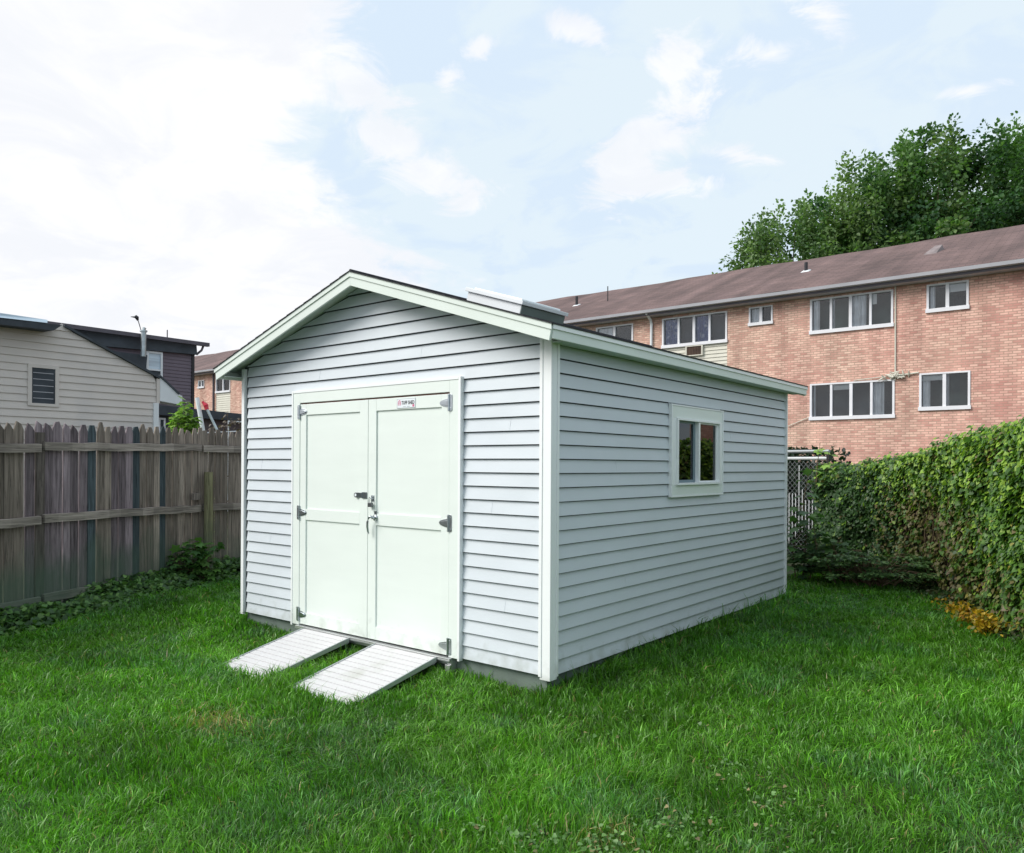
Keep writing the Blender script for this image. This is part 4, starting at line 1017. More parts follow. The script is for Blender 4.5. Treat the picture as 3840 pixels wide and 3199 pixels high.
def build_ivy():
    g = np.random.default_rng(21)
    N = 76000
    s = g.random(N) * cum[-1]
    px, py, tz, nx, ny = ivp(s)
    gzz = gz(px, py)
    tz = tz + .07 * (vnoise(s, s * 0, .35, 9) - .5) + .05 * (vnoise(s, s * 0, .12, 19) - .5)
    h = g.random(N) ** .92
    z = gzz + h * (tz - gzz)
    # density: sparse brown window in the middle of the fence near the ground
    s_m = 5.9; 
    bare = np.exp(-((s - 7.1) / 1.35) ** 2) * np.clip((1.30 - z) / .4, 0, 1)
    low = np.clip((.75 - z) / .6, 0, 1) * np.clip((7.6 - s) / 2.0, 0, 1)
    nz = vnoise(s * 1.0, z, .22, 31)
    keep = g.random(N) > np.clip(bare * 1.05 - .25 + (nz - .5) * .8, 0, .9) * .9 + .5 * low * (nz > .5)
    s, px, py, tz, nx, ny, z, h, bare, low, nz = [a[keep] for a in (s, px, py, tz, nx, ny, z, h, bare, low, nz)]
    N = len(s)
    bulge = .10 + .13 * vnoise(s, z, .45, 41) + .12 * vnoise(s, z, .16, 42) - .10 * bare + .05 * (1 - np.abs(2 * h - 1))
    depth = bulge * (1 - .55 * g.random(N) ** 2.2)
    # over the top the leaves spread across the thickness
    topm = (h > .955); depth = np.where(topm, g.uniform(-.16, .20, N), depth)
    pos = np.stack([px + nx * depth, py + ny * depth, z + np.where(topm, g.uniform(-.03, .05, N), 0)], 1)
    out = np.stack([nx, ny, np.where(topm, 1.2, .45)], 1)
    nr = unit(out + g.normal(size=(N, 3)) * .42)
    ax = unit(np.stack([g.normal(size=N) * .5, g.normal(size=N) * .5, -np.ones(N)], 1) + out * .5)
    size = g.uniform(.030, .062, N)
    green = np.array((.12, .255, .032)); bright = np.array((.27, .43, .05)); dark = np.array((.035, .085, .022)); olive = np.array((.20, .22, .06)); brown = np.array((.17, .12, .065))
    u = g.random((N, 1)); c = green * (1 - u) + dark * u
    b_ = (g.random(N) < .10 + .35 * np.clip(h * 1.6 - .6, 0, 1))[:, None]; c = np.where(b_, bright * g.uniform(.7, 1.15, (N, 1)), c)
    of = np.clip(bare * .65 + (.32 * low) + .25 * (nz - .4) * (s > 4.5), 0, 1)[:, None]
    c = np.where(g.random((N, 1)) < of, olive * (1 - u) + brown * u, c)
    yl = (g.random(N) < .035 * low + .004)[:, None]; c = np.where(yl, np.array((.30, .26, .05)), c)
    c = np.where((g.random(N) < (.85 * np.clip((s - 7.6) / .9, 0, 1) * np.clip((1.7 - z) / .5, 0, 1)))[:, None], dark * 1.1, c)  # deep shade at the back end, painted into the leaf colour
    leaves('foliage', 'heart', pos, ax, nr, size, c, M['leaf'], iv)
    # stems
    mb = MB()
    for i in range(170):
        s0 = g.uniform(2.5, cum[-1] - .1) if i > 60 else g.normal(7.2, 1.0)
        s0 = float(np.clip(s0, .1, cum[-1] - .1))
        pts = []; zz = float(gz(*[float(q) for q in ivp(np.array([s0]))[:2]])) - .02; sd = s0; top = g.uniform(.7, 1.5)
        dd = g.uniform(.02, .12)
        while zz < top:
            a, b, t_, n1, n2 = [float(q[0]) for q in ivp(np.array([np.clip(sd, .05, cum[-1] - .05)]))]
            pts.append((a + n1 * dd, b + n2 * dd, zz)); zz += .13; sd += g.normal() * .035; dd = float(np.clip(dd + g.normal() * .015, .0, .14))
        r0 = g.uniform(.003, .011)
        mb.tube(pts, [r0 * (1 - .5 * k_ / len(pts)) for k_ in range(len(pts))], 5, caps=False)
    for i in range(60):      # sideways twigs
        s0 = float(np.clip(g.normal(7.2, 1.0), .3, cum[-1] - .5)); zz = g.uniform(0, 1.25); pts = []
        sd = s0
        for k_ in range(5):
            a, b, t_, n1, n2 = [float(q[0]) for q in ivp(np.array([sd]))]
            dd = g.uniform(.06, .16); pts.append((a + n1 * dd, b + n2 * dd, zz)); sd += .09; zz += g.normal() * .04
        mb.tube(pts, .0035, 4, caps=False)
    mb.build('stem', M['stem'], iv)
    # fence mesh clogged with dead twigs behind, as a real slab with thickness
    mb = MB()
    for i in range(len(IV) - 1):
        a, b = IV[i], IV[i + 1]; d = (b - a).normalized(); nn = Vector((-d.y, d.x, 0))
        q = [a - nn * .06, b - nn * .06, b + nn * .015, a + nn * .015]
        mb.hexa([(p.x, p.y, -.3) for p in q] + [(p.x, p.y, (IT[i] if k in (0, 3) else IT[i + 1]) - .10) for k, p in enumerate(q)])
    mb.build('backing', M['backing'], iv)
    mb = MB()      # a bare rail shows in the gap
    a, b = IV[4] * .8 + IV[3] * .2, IV[4] * .25 + IV[5] * .75
    n1 = Vector((-(b - a).normalized().y, (b - a).normalized().x, 0)) * .10
    mb.tube([tuple(a + n1 + Vector((0, 0, 1.13))), tuple(b + n1 + Vector((0, 0, 1.13)))], .018, 8); mb.build('rail', M['wire'], iv)
build_ivy()

# chain link fence with slats between ivy and shed
cl = empty('chain_link_fence', (-1.5, 8.2, -.1)); tag(cl, 'chain link fence with thin white slats and pipe rails behind the shed corner', 'fence')
CA, CB = Vector((-.50, 7.96, 0)), Vector((-4.2, 9.2, 0)); cd = (CB - CA).normalized(); cn = Vector((-cd.y, cd.x, 0))
Ln = (CB - CA).length
mb = MB(); mb.tube([tuple(CA + Vector((0, 0, 1.72))), tuple(CB + Vector((0, 0, 1.72)))], .026, 8); mb.build('rail', M['wire'], cl)
mb = MB(); mb.tube([tuple(CA + Vector((0, 0, 1.61))), tuple(CB + Vector((0, 0, 1.61)))], .024, 8); mb.build('rail', M['slat'], cl)
for s in (0.02, 2.0): 
    p = CA + cd * s; mb = MB(); mb.tube([(p.x, p.y, -.2), (p.x, p.y, 1.68)], .030, 8); mb.build('post', M['darkmetal'], cl)
mb = MB(); s = .04
while s < 2.2:
    p = CA + cd * s; z1_ = random.choice([.95, 1.05, 1.12, 1.15]) if random.random() < .85 else 1.5; z0_ = random.uniform(.2, .5)
    q = p + cd * .012
    mb.hexa([(v.x, v.y, z0_) for v in (p, q, q + cn * .004, p + cn * .004)] + [(v.x, v.y, z1_) for v in (p, q, q + cn * .004, p + cn * .004)])
    s += .062
mb.build('slats', M['slat'], cl)
mb = MB(); s = -1.7
while s < 2.2:
    for sg_ in (1, -1):
        a0 = max(0, s) ; zz = 1.60 - (a0 - s); 
        b0 = min(2.2, s + 1.7)
        if b0 <= a0: continue
        za, zb_ = (1.60 - (a0 - s), 1.60 - (b0 - s)) if sg_ > 0 else ((a0 - s) - .10, (b0 - s) - .10)
        p = CA + cd * a0 - cn * .01; q = CA + cd * b0 - cn * .01
        mb.tube([(p.x, p.y, za), (q.x, q.y, zb_)], .0022, 3, caps=False)
    s += .085
mb.build('wire_mesh', M['wire'], cl)

def leafmass(name, label, cat, c, rad, n, size, cols, kind='oval', m='leaf', seed=1, group=None, shell=.55, flat=.6, stems=0, clip=None):
    g = np.random.default_rng(seed)
    e = empty(name, (c[0], c[1], c[2] - rad[2])); tag(e, label, cat, group)
    d = unit(g.normal(size=(n, 3))); r = shell + (1 - shell) * g.random(n)
    r = r * (.85 + .3 * vnoise(d[:, 0] * 2 + d[:, 2], d[:, 1] * 2, .5, seed))
    pos = np.array(c) + d * r[:, None] * np.array(rad)
    if clip: pos[:, 2] = np.minimum(pos[:, 2], clip[1] - .12 * g.random(n)); pos = np.where((pos[:, 0] > clip[0])[:, None], pos - np.array([1.2, 0, 0]), pos)
    gg = gz(pos[:, 0], pos[:, 1]); pos[:, 2] = np.maximum(pos[:, 2], gg + .01)
    nr = unit(d * .7 + g.normal(size=(n, 3)) * .5 + np.array([0, 0, flat])); ax = unit(g.normal(size=(n, 3)) + d + np.array([0, 0, -.2]))
    cc = np.array(cols)[g.integers(0, len(cols), n)] * g.uniform(.7, 1.3, (n, 1))
    leaves('foliage', kind, pos, ax, nr, size * g.uniform(.6, 1.25, n), cc, M[m], e)
    if stems:
        mb = MB(); gx, gy = c[0], c[1]; z0 = float(gz(gx, gy)) - .02
        for i in range(stems):
            p = pos[g.integers(0, n)]
            mid = ((gx + p[0]) / 2, (gy + p[1]) / 2, (z0 + p[2]) / 2 + .1 * rad[2])
            mb.tube([(gx + g.normal() * .03, gy + g.normal() * .03, z0), mid, tuple(p)], [.012, .007, .002], 5, caps=False)
        mb.build('stem', M['stem'], e)
    return e
# dark hedge in the neighbour's yard behind the chain link
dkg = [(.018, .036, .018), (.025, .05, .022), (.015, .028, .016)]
leafmass('hedge', 'dark overgrown hedge filling the view behind the chain link fence', 'hedge', (-2.5, 9.8, .88), (2.5, .8, 1.12), 26000, .10, dkg, seed=51, shell=.3, clip=(-.75, 1.80))
# spreading yew
def yew():
    g = np.random.default_rng(5)
    e = empty('yew_shrub', (.45, 6.35, -.1)); tag(e, 'low spreading evergreen shrub with flat layered branches in front of the ivy', 'shrub')
    P = []; A = []; mb = MB()
    for i in range(95):
        a = g.uniform(-np.pi, np.pi); ln = g.uniform(.35, .95) * (1 if abs(a) > 0 else 1); zt = g.uniform(.05, .46)
        o = np.array([.45 + .15 * g.normal(), 6.4 + .1 * g.normal(), -.08]); dirx = np.array([np.cos(a) * 1.1, np.sin(a) * .62, 0])
        tip = o + dirx * ln; tip[2] = zt * (1 - .35 * ln)
        mid = o * .5 + tip * .5; mid[2] = max(tip[2], .1) * .85 + .05
        mb.tube([tuple(o), tuple(mid), tuple(tip)], [.012, .008, .002], 4, caps=False)
        for k_ in range(95):
            t = g.uniform(.35, 1.05); q = (1 - t) * mid + t * tip if t < 1 else tip
            sidev = np.array([-np.sin(a), np.cos(a), 0]) * g.normal() * .11 * (1.3 - t)
            P.append(q + sidev + np.array([0, 0, g.normal() * .012])); A.append(dirx / np.linalg.norm(dirx) + sidev * 6 + np.array([0, 0, -.15]))
    P = np.array(P); A = np.array(A); n = len(P)
    c = np.array([(.10, .20, .06), (.17, .28, .09), (.06, .12, .045)])[g.integers(0, 3, n)] * g.uniform(.7, 1.3, (n, 1))
    leaves('foliage', 'oval', P, A, unit(np.array([0, 0, 1.0]) + g.normal(size=(n, 3)) * .3), g.uniform(.03, .06, n), c, M['leaf'], e)
    mb.build('stem', M['stem'], e)
yew()

# leafy saplings built from stems and big leaves
def sapling(name, label, cat, base, pts, lsize, n, cols, seed, spread=.16, kind='maple', droop=.5):
    g = np.random.default_rng(seed)
    e = empty(name, base); tag(e, label, cat)
    mb = MB(); P = []; A = []; Nn = []
    for st in pts:
        st = [np.array(p, float) for p in st]
        mb.tube([tuple(p) for p in st], [.010 * (1 - .7 * i / (len(st) - 1)) for i in range(len(st))], 6, caps=False)
        for k_ in range(int(n / len(pts))):
            t = g.uniform(.12, 1.0) * (len(st) - 1); i = min(int(t), len(st) - 2); p = st[i] * (1 - t + i) + st[i + 1] * (t - i)
            d = unit(np.array([g.normal(), g.normal(), g.uniform(-.1, .5)])); ln = spread * g.uniform(.4, 1.0) * (1.1 - .5 * t / (len(st) - 1))
            q = p + d * ln
            mb.tube([tuple(p), tuple(q)], .0016, 3, caps=False)
            P.append(q); A.append(d + np.array([0, 0, -droop])); Nn.append(np.array([0, 0, 1.0]) + d * .3 + g.normal(size=3) * .3)
    P = np.array(P); n = len(P)
    c = np.array(cols)[g.integers(0, len(cols), n)] * g.uniform(.75, 1.25, (n, 1))
    leaves('foliage', kind, P, np.array(A), np.array(Nn), lsize * g.uniform(.55, 1.2, n), c, M['leaf'], e)
    mb.build('stem', M['stem'], e)
    return e
mg = [(.07, .155, .05), (.10, .20, .06), (.045, .10, .04)]
yg = [(.24, .40, .07), (.17, .33, .06), (.30, .46, .11)]
sapling('vine', 'lobed leaf vine climbing the chain link fence beside the shed corner', 'vine', (-.35, 6.3, -.1),
        [[(-.35, 6.3, -.1), (-.32, 6.35, .5), (-.38, 6.4, 1.0), (-.30, 6.42, 1.45)], [(-.25, 6.25, -.1), (-.15, 6.25, .4), (-.22, 6.3, .8)], [(-.4, 6.2, -.1), (-.45, 6.2, .35), (-.35, 6.2, .6)], [(-.1, 6.35, -.1), (0, 6.4, .3), (.08, 6.4, .5)]],
        .13, 190, mg, 71, .20)
sapling('vine', 'bright yellow green leafy shoot rising over the top of the ivy', 'vine', (-.62, 7.7, 1.2),
        [[(-.62, 7.7, 1.1), (-.60, 7.7, 1.5), (-.55, 7.68, 1.85)], [(-.55, 7.7, 1.1), (-.45, 7.7, 1.4), (-.44, 7.72, 1.7)]], .12, 26, yg, 72, .10)
sapling('sapling', 'leafy green maple seedling at the foot of the greenish fence post', 'sapling', (-6.42, .98, -.12),
        [[(-6.40, .92, -.12), (-6.42, .92, .2), (-6.38, .94, .46)], [(-6.45, .92, -.12), (-6.50, .80, .12), (-6.50, .78, .32)], [(-6.40, 1.02, -.12), (-6.34, 1.08, .1), (-6.32, 1.12, .38)]],
        .11, 260, [(.11, .25, .055), (.12, .25, .055), (.06, .14, .045)], 73, .16)
tall = sapling('sapling', 'bright green young maple showing over the pickets in front of the dark house', 'sapling', (-8.28, 1.80, -.12),
        [[(-8.28, 1.80, -.12), (-8.29, 1.80, 1.75), (-8.28, 1.80, 2.15), (-8.27, 1.81, 2.42)], [(-8.27, 1.79, .9), (-8.34, 1.73, 1.7), (-8.35, 1.73, 1.95), (-8.34, 1.74, 2.22)], [(-8.27, 1.81, .9), (-8.21, 1.87, 1.6), (-8.20, 1.88, 1.9), (-8.21, 1.87, 2.18)]],
        .11, 420, yg, 74, .125)
sapling('sapling', 'light green leaf tuft at the picket tops beside the beige house corner', 'sapling', (-7.7, 1.05, -.1),
        [[(-7.7, 1.05, -.1), (-7.68, 1.04, 1.0), (-7.66, 1.02, 1.93)]], .10, 60, yg, 75, .12)
sapling('sapling', 'light green leaf tuft at the picket tops between maple and leaning pole', 'sapling', (-8.4, 2.3, -.1),
        [[(-8.4, 2.3, -.1), (-8.38, 2.28, 1.0), (-8.36, 2.27, 1.93)]], .10, 50, yg, 76, .10)
# dead brown weed
sapling('dead_shrub', 'dead brown shrub with curled leaves behind the pickets next to the shed', 'shrub', (-8.7, 2.75, -.1),
        [[(-8.9, 2.6, -.1), (-8.85, 2.65, 1.2), (-8.8, 2.62, 2.15)], [(-8.7, 2.75, -.1), (-8.68, 2.77, 1.2), (-8.66, 2.77, 2.35)], [(-8.6, 2.8, -.1), (-8.55, 2.86, 1.2), (-8.5, 2.90, 2.2)], [(-8.9, 2.6, 1.5), (-8.7, 2.75, 2.1), (-8.45, 2.95, 2.25)]],
        .06, 300, [(.12, .09, .07), (.16, .13, .10), (.08, .06, .05)], 77, .12, 'oval', 1.0)
# leaning poles behind the fence
p1 = MB(); p1.tube([(-8.42, 2.31, -.2), (-8.47, 2.28, 1.7), (-8.60, 2.19, 2.53)], .034, 10)
o = p1.build('pole', M['white'], None); tag(o, 'slanting pale metal pole behind the pickets, without red tip', 'pole')
pe = empty('pole', (-8.0, 2.62, -.2)); tag(pe, 'slanting grey pole with a red clamp at its top behind the pickets', 'pole')
mb = MB(); mb.tube([(-8.02, 2.64, -.2), (-8.32, 2.41, 1.95), (-8.475, 2.29, 2.35)], .022, 10); mb.build('shaft', M['galv'], pe)
mb = MB(); mb.tube([(-8.475, 2.29, 2.34), (-8.49, 2.28, 2.41), (-8.51, 2.262, 2.44)], [.032, .040, .030], 10); mb.tube([(-8.50, 2.27, 2.41), (-8.53, 2.245, 2.47)], .022, 8); mb.build('clamp', M['redplastic'], pe)
re_ = empty('railing', (-20, 8.7, 0)); tag(re_, 'thin white deck railing in front of the dark low wing', 'railing')
mb = MB(); mb.tube([(-20, 6.9, 2.30), (-20, 10.8, 2.61)], .022, 6); mb.tube([(-20, 9.62, 2.86), (-20, 10.8, 2.86)], .025, 6); mb.build('rail', M['white'], re_)
mb = MB()
for yy in (7.0, 9.64):
    mb = MB(); mb.tube([(-20, yy, -.1), (-20, yy, 2.86 if yy > 9 else 2.30)], .03, 6); mb.build('post', M['white'], re_)
mb = MB()
mb.box(-20.15, -20.05, 6.6, 11, -.2, 2.26); o = mb.build('deck_wall', M['slate'], re_)

# ------------------------------------------------------------------ grass
CAMP = np.array([3.17429343, -4.38572224, 1.47577199])
def inside_yard(x, y):
    # signed tests against fence lines
    ok = np.ones(len(x), bool)
    # wooden fence a
    t = (y - FB.y) / (FA.y - FB.y); xf = np.where(y < FB.y, FB.x + (FA.x - FB.x) * t, FB.x + (FC.x - FB.x) * (y - FB.y) / (FC.y - FB.y))
    ok &= x > xf + .05
    ix = np.interp(y, [v.y for v in IV], [v.x for v in IV]); ok &= x < ix - .10
    ok &= y < 8.6 - .0 * x
    ok &= ~((x > -W + .06) & (x < -.07) & (y > .06) & (y < L_ - .05))
    return ok
def grass():
    g = np.random.default_rng(3)
    cand = 1350000
    x = g.uniform(-7.2, 4.6, cand); y = g.uniform(-4.2, 8.6, cand)
    d = np.hypot(x - CAMP[0], y - CAMP[1])
    # rough wedge in front of the camera and a margin beside it
    fx, fy = -.62612, .77972; rx_, ry_ = .77972, .62612
    dz = (x - CAMP[0]) * fx + (y - CAMP[1]) * fy; dxr = (x - CAMP[0]) * rx_ + (y - CAMP[1]) * ry_
    vis = (dz > 1.6) & (np.abs(dxr) < dz * .80 + .9)
    dens = np.clip(1.0 * (4.2 / np.maximum(d, 3.3)) ** 1.25, .16, 1.0)
    dens = np.where(vis, dens, .10)
    keep = (g.random(cand) < dens) & inside_yard(x, y)
    # thin out under the ramps
    onr = ((x > -2.75) & (x < -2.07) | (x > -1.78) & (x < -1.03)) & (y > -.90) & (y < -.02) & (x > -2.70) & ((x < -2.12) | (x > -1.74)) & (x < -1.08)
    keep &= ~onr
    # hidden strip behind shed
    keep &= ~((x < -.6) & (y > 5.4) & (x > -3.2)) & ~((x < -W) & (y > 3.5))
    x, y, d = x[keep], y[keep], d[keep]; N = len(x)
    z = gz(x, y) - .006
    tuft = vnoise(x, y, .16, 61); big = vnoise(x, y, .9, 62); mid = vnoise(x, y, .38, 63)
    h = (.042 + .036 * tuft + .026 * big) * g.uniform(.55, 1.25, N)
    nr_ = (y > -1.05) & (y < 0) & (x > -2.85) & (x < -.9); h = np.where(nr_, h * 1.3, h)
    long_ = g.random(N) < .05; h = np.where(long_, h * 1.5, h)
    under = (np.abs(x) < .14) & (y > 0) & (y < L_); h = np.where(under, h * 1.45 * (1 + .7 * (g.random(N) < .12)), h)
    w = g.uniform(.0016, .0042, N) * np.clip(d / 4.6, .9, 2.4)
    ang = vnoise(x, y, .33, 64) * 9 + vnoise(x, y, .12, 65) * 7 + g.normal(size=N) * 1.3
    lean = (.25 + .85 * g.random(N) ** 1.1) * (.6 + .7 * mid)
    dx, dy = np.cos(ang), np.sin(ang)
    fa = g.uniform(0, 2 * np.pi, N); sx, sy = np.cos(fa) * w, np.sin(fa) * w
    b = np.stack([x, y, z], 1)
    m1 = b + np.stack([dx * h * lean * .28, dy * h * lean * .28, h * .55], 1)
    tip = b + np.stack([dx * h * lean * .95, dy * h * lean * .95, h * (1.0 - .35 * lean)], 1)
    S = np.stack([sx, sy, np.zeros(N)], 1)
    V = np.stack([b - S, b + S, m1 + S * .8, m1 - S * .8, tip], 1).reshape(-1, 3)
    i0 = np.arange(N) * 5
    idx = np.stack([i0, i0 + 1, i0 + 2, i0 + 3, i0 + 3, i0 + 2, i0 + 4], 1).ravel()
    tot = np.tile([4, 3], N)
    c0 = np.array((.060, .205, .016)); c1 = np.array((.155, .385, .030)); c2 = np.array((.095, .260, .055)); c3 = np.array((.42, .36, .15))
    u = np.clip(.5 * mid + .5 * big + g.normal(size=N) * .22, 0, 1)[:, None]
    c = c0 * (1 - u) + c1 * u
    bl = (vnoise(x, y, .55, 66) > .62) & (g.random(N) < .55); c = np.where(bl[:, None], c2 * g.uniform(.8, 1.2, (N, 1)), c)
    # dry patch in front of the near ramp, sparse straw elsewhere
    dp = np.exp(-(((x + 1.40) / .28) ** 2 + ((y + 1.66) / .16) ** 2)) * .65
    dp += np.exp(-(((x - 1.35) / .14) ** 2 + ((y + 1.40) / .14) ** 2)) * .35
    dry = g.random(N) < .012 + dp
    c = np.where(dry[:, None], c3 * g.uniform(.6, 1.2, (N, 1)), c)
    c = c * np.where(g.random((N, 1)) < .16, g.uniform(1.2, 1.8, (N, 1)), g.uniform(.50, 1.15, (N, 1)))
    c = c * (.62 + .62 * np.clip(vnoise(x, y, .75, 91) * .6 + vnoise(x, y, .26, 92) * .4, 0, 1))[:, None] * 1.06
    col = np.repeat(c, 5, axis=0)
    o = np_mesh('grass', V, tot, idx, M['grassblade'], None, col)
    tag(o, 'unmown green lawn grass round the shed', 'grass', kind='stuff')
    print('grass blades', N)
grass()

# clover / ground ivy patches in the lawn
def clover():
    g = np.random.default_rng(9)
    cs = [(1.51, -.38, .22, 90), (1.57, -1.12, .16, 130), (1.38, -1.49, .15, 170), (1.12, -1.62, .13, 150), (1.82, -.58, .15, 60), (1.9, -.9, .2, 40), (.85, -1.75, .12, 50), (.6, -.2, .5, 30), (-3.6, -1.5, .8, 60), (2.3, .2, .4, 30)]
    P = []
    for (a, b, r, n) in cs:
        q = g.normal(size=(n, 2)) * r * .6; P += [(a + u, b + v) for u, v in q]
    P = np.array(P); n = len(P); z = gz(P[:, 0], P[:, 1]) + g.uniform(.02, .06, n)
    pos = np.column_stack([P, z]); ax = unit(np.column_stack([g.normal(size=n), g.normal(size=n), g.normal(size=n) * .25]))
    c = np.array([(.16, .31, .09), (.22, .38, .14), (.11, .24, .06)])[g.integers(0, 3, n)]
    br = (g.random(n) < .12); c = np.where(br[:, None], np.array((.30, .24, .12)), c); c = c * g.uniform(.6, 1.1, (n, 1))
    o = leaves('clover', 'heart', pos, ax, unit(np.array([0, 0, 1.0]) + g.normal(size=(n, 3)) * .6), g.uniform(.011, .027, n), c, M['leaf'])
    tag(o, 'small round leaved weeds scattered in the lawn', 'clover', kind='stuff')
clover()
# ground cover along the wooden fence
def weeds():
    g = np.random.default_rng(10)
    n = 15000
    t = g.random(n) * 10.5 - 5.0
    px = np.where(t < 0, FB.x - (-t) * dirv.x, FB.x + .003 * t); py = np.where(t < 0, FB.y - (-t) * dirv.y, FB.y + t)
    off = np.abs(g.normal(size=n)) * .24 + .04
    hh = np.clip(.24 - off * .32, .03, .3) * (.5 + .9 * vnoise(t, off, .35, 77))
    x = px + off; y = py
    z = gz(x, y) + g.random(n) ** .7 * hh
    nr = unit(np.column_stack([g.normal(size=n) * .5 + .4, g.normal(size=n) * .5 - .2, np.ones(n)])); ax = unit(np.column_stack([g.normal(size=n) + .5, g.normal(size=n), g.normal(size=n) * .3 - .1]))
    c = np.array([(.065, .15, .04), (.09, .20, .05), (.045, .10, .035), (.13, .25, .06)])[g.integers(0, 4, n)] * g.uniform(.7, 1.3, (n, 1))
    o = leaves('ground_cover', 'heart', np.column_stack([x, y, z]), ax, nr, g.uniform(.035, .075, n), c, M['leaf'])
    tag(o, 'dark green leafy ground cover along the foot of the wooden fence', 'ground cover', kind='stuff')
    # weeds at the foot of the ivy and behind the shed
    n = 9000
    s = g.random(n) * cum[-1]; ix, iy, _, nx, ny = ivp(s); off = np.abs(g.normal(size=n)) * .16 + .12
    x = ix + nx * off; y = iy + ny * off
    z = gz(x, y) + g.random(n) * np.clip(.17 - off * .3, .02, .2)
    c = np.array([(.04, .09, .025), (.055, .12, .03), (.07, .08, .03)])[g.integers(0, 3, n)] * g.uniform(.6, 1.2, (n, 1))
    o = leaves('undergrowth', 'oval', np.column_stack([x, y, z]), unit(g.normal(size=(n, 3))), unit(g.normal(size=(n, 3)) * .6 + np.array([0, 0, 1.0])), g.uniform(.03, .06, n), c, M['leaf'])
    tag(o, 'low weeds and seedlings along the foot of the ivy', 'undergrowth', kind='stuff')
weeds()
# yellow leaved plant at the foot of the ivy
def yellow():
    g = np.random.default_rng(12); n = 2600
    e = empty('yellow_plant', (2.05, 4.75, -.15)); tag(e, 'low plant with golden yellow leaves at the foot of the ivy', 'plant')
    t = g.random(n); x = 1.56 + .56 * t + g.normal(size=n) * .07; y = 5.32 - 1.45 * t + g.normal(size=n) * .08
    k_ = .35 + .65 * t
    z = gz(x, y) + g.random(n) * (.12 * k_) + .05
    c = np.array([(.48, .30, .012), (.58, .40, .03), (.36, .18, .01), (.20, .20, .03)])[g.integers(0, 4, n)] * g.uniform(.7, 1.2, (n, 1))
    keep = g.random(n) < k_; keep &= vnoise(x, y, .12, 8) > .32
    P = np.column_stack([x, y, z])[keep]; n = len(P)
    leaves('foliage', 'oval', P, unit(g.normal(size=(n, 3)) + np.array([0, 0, .1])), unit(g.normal(size=(n, 3)) * .5 + np.array([0, 0, 1.0])), g.uniform(.03, .06, n), c[keep], M['leaf'], e)
yellow()

# ------------------------------------------------------------------ sky, sun
SUN_EL = R(41)      # sun stands in the front, west of the shed
sd = Vector((-.58 * math.cos(SUN_EL), -.81 * math.cos(SUN_EL), math.sin(SUN_EL))).normalized()
w = bpy.data.worlds.new('World'); scene.world = w; w.use_nodes = True
nt = w.node_tree; N = nt.nodes; Lk = nt.links
bg = N['Background']; bg.inputs['Strength'].default_value = .10
sky = N.new('ShaderNodeTexSky'); sky.sky_type = 'NISHITA'; sky.sun_disc = False
sky.sun_elevation = SUN_EL; sky.sun_rotation = math.atan2(sd.x, sd.y)
sky.air_density = 1.0; sky.dust_density = 3.0
tc = N.new('ShaderNodeTexCoord'); sp = N.new('ShaderNodeSeparateXYZ'); Lk.new(tc.outputs['Generated'], sp.inputs[0])
def math_(op, a, b=None, clamp=False):
    n = N.new('ShaderNodeMath'); n.operation = op; n.use_clamp = clamp
    for i, v in enumerate((a, b)):
        if v is None: continue
        if isinstance(v, (int, float)): n.inputs[i].default_value = v
        else: Lk.new(v, n.inputs[i])
    return n.outputs[0]
zc = math_('ADD', math_('MAXIMUM', sp.outputs['Z'], 0), .22)
px = math_('DIVIDE', sp.outputs['X'], zc); py = math_('DIVIDE', sp.outputs['Y'], zc)
cb = N.new('ShaderNodeCombineXYZ'); Lk.new(px, cb.inputs[0]); Lk.new(py, cb.inputs[1])
def noise(scale, detail, off, rough=.5, dist=0, rot=0, stretch=(1, 1, 1)):
    mp = N.new('ShaderNodeMapping'); mp.inputs['Location'].default_value = off; mp.inputs['Rotation'].default_value = (0, 0, rot); mp.inputs['Scale'].default_value = stretch
    Lk.new(cb.outputs[0], mp.inputs['Vector'])
    n = N.new('ShaderNodeTexNoise'); n.inputs['Scale'].default_value = scale; n.inputs['Detail'].default_value = detail; n.inputs['Roughness'].default_value = rough; n.inputs['Distortion'].default_value = dist
    Lk.new(mp.outputs[0], n.inputs['Vector']); return n.outputs['Fac']
def ramp_(v, a, b, c=0., d=1.):
    n = N.new('ShaderNodeMapRange'); n.interpolation_type = 'SMOOTHSTEP'
    n.inputs[1].default_value = a; n.inputs[2].default_value = b; n.inputs[3].default_value = c; n.inputs[4].default_value = d
    Lk.new(v, n.inputs[0]); return n.outputs[0]
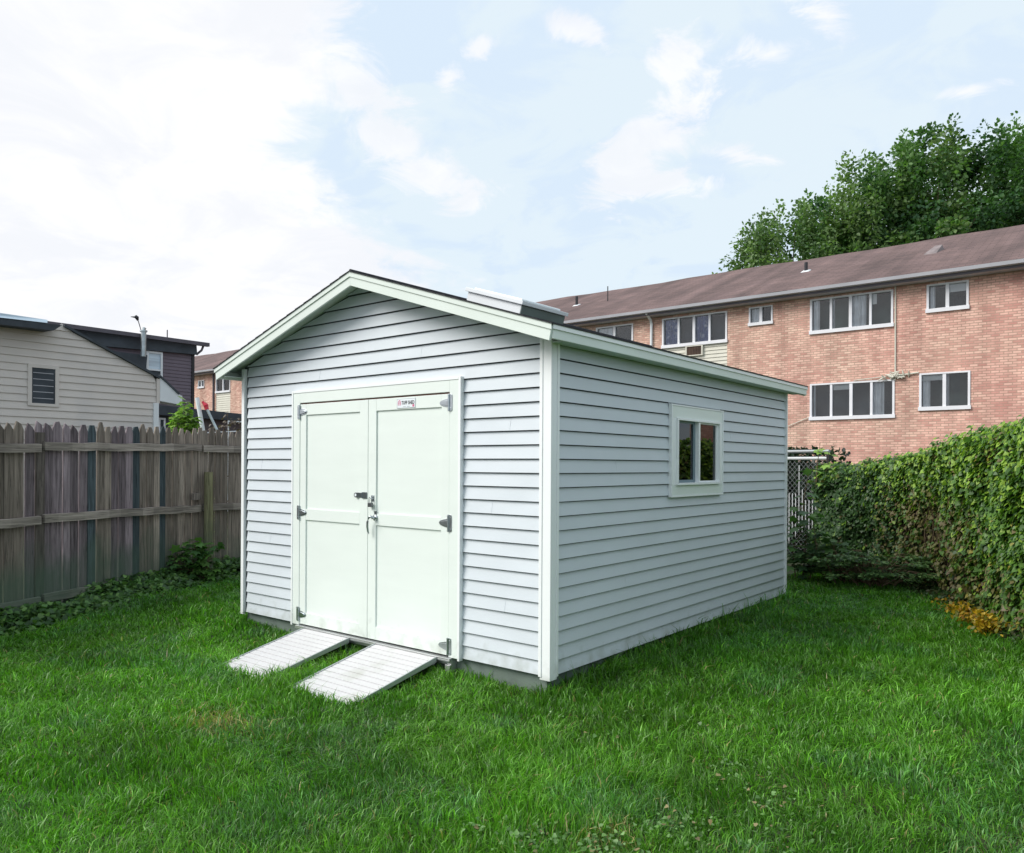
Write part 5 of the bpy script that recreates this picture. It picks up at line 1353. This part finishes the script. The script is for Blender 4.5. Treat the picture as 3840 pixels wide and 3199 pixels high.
# the heavy cloud bank lies towards -x (west); streaks and puffs float north of it
edge = math_('SUBTRACT', math_('MULTIPLY', px, -1.0), math_('ADD', math_('MULTIPLY', py, .56), .70))
n1 = noise(2.1, 10, (1.3, 4.1, 0), .58, .35, R(35), (1, .62, 1))
nf = noise(7.0, 10, (2.3, 9.1, 4), .66, .9)
bank = ramp_(math_('ADD', math_('ADD', edge, math_('MULTIPLY', math_('SUBTRACT', n1, .47), 1.25)), math_('MULTIPLY', math_('SUBTRACT', nf, .5), .35)), -.06, .12)
PUFFS = [(-1.02, .69, .11, .055, 70), (-1.01, .77, .10, .055, 100), (-1.075, .89, .12, .055, 110), (-1.14, 1.02, .12, .06, 108), (-1.165, 1.18, .11, .06, 80), (-1.18, 1.30, .06, .035, 0),
         (-.61, 1.20, .07, .035, 110), (-.66, 1.28, .10, .055, 125), (-.75, 1.35, .11, .055, 140), (-.86, 1.43, .12, .05, 138),
         (-.46, 1.25, .06, .04, 20), (-.62, 1.49, .06, .03, 60), (-.775, 1.51, .07, .04, 30), (-.934, .98, .035, .02, 150), (-.834, .957, .03, .02, 0), (-.69, 1.02, .05, .025, 60), (-.37, 1.21, .07, .03, 80), (-.22, 1.51, .04, .02, 10), (-.2, 2.2, .4, .1, 10)]
best = None
for (qx, qy, qa, qb, qr) in PUFFS:
    mp = N.new('ShaderNodeMapping'); mp.vector_type = 'TEXTURE'; mp.inputs['Location'].default_value = (qx, qy, 0); mp.inputs['Rotation'].default_value = (0, 0, R(qr)); mp.inputs['Scale'].default_value = (qa, qb, 1)
    Lk.new(cb.outputs[0], mp.inputs['Vector'])
    ln = N.new('ShaderNodeVectorMath'); ln.operation = 'LENGTH'; Lk.new(mp.outputs[0], ln.inputs[0])
    v = math_('SUBTRACT', 1.0, ln.outputs['Value'])
    best = v if best is None else math_('MAXIMUM', best, v)
puff = ramp_(math_('ADD', best, math_('MULTIPLY', math_('SUBTRACT', nf, .5), 5.5)), -.55, .75, 0, .85)
fac = math_('MAXIMUM', bank, puff)
n2 = noise(4.2, 8, (7, 2, 3), .55, .5)
soft = ramp_(n2, .48, .60)
mixh = N.new('ShaderNodeMix'); mixh.data_type = 'RGBA'; mixh.inputs['Factor'].default_value = .90
mixh.inputs['B'].default_value = (7.9, 9.0, 9.75, 1)      # thin bright haze over the blue
Lk.new(sky.outputs[0], mixh.inputs['A'])
mixs = N.new('ShaderNodeMix'); mixs.data_type = 'RGBA'; mixs.inputs['B'].default_value = (6.5, 7.75, 9.2, 1)
Lk.new(math_('MULTIPLY', soft, .8), mixs.inputs['Factor']); Lk.new(mixh.outputs['Result'], mixs.inputs['A'])
mixc = N.new('ShaderNodeMix'); mixc.data_type = 'RGBA'
cw = N.new('ShaderNodeMix'); cw.data_type = 'RGBA'; cw.inputs['A'].default_value = (8.7, 8.85, 9.25, 1); cw.inputs['B'].default_value = (9.75, 9.7, 9.9, 1)
Lk.new(ramp_(noise(3.5, 9, (3, 3, 1), .6, .6), .38, .62), cw.inputs['Factor'])
Lk.new(math_('MULTIPLY', fac, .94), mixc.inputs['Factor']); Lk.new(mixs.outputs['Result'], mixc.inputs['A']); Lk.new(cw.outputs['Result'], mixc.inputs['B'])
Lk.new(mixc.outputs['Result'], bg.inputs['Color'])
sun = bpy.data.lights.new('sun', 'SUN'); sun.energy = 3.25; sun.angle = R(32); sun.color = (1.0, .965, .91)
so = bpy.data.objects.new('sun', sun); COL.objects.link(so); so.rotation_euler = (-sd).to_track_quat('-Z', 'Y').to_euler()

# ------------------------------------------------------------------ camera
cam = bpy.data.cameras.new('camera'); cam.lens = 27.356656; cam.sensor_width = 36; cam.shift_y = .0378017; cam.clip_end = 2000; cam.clip_start = .05
co = bpy.data.objects.new('camera', cam); COL.objects.link(co); scene.camera = co
yaw = R(38.761); fw = Vector((-math.sin(yaw), math.cos(yaw), 0))
r2 = Vector((.77975467, .62605981, .00563663)); u2 = Vector((-.00439526, -.00352892, .99998411))
m4 = Matrix((( r2.x, u2.x, -fw.x, CAMP[0]), (r2.y, u2.y, -fw.y, CAMP[1]), (r2.z, u2.z, -fw.z, CAMP[2]), (0, 0, 0, 1)))
co.matrix_world = m4
vs = scene.view_settings; vs.view_transform = 'Standard'; vs.look = 'None'; vs.exposure = 0.1; vs.gamma = 1
scene.cycles.max_bounces = 8; scene.cycles.transparent_max_bounces = 12
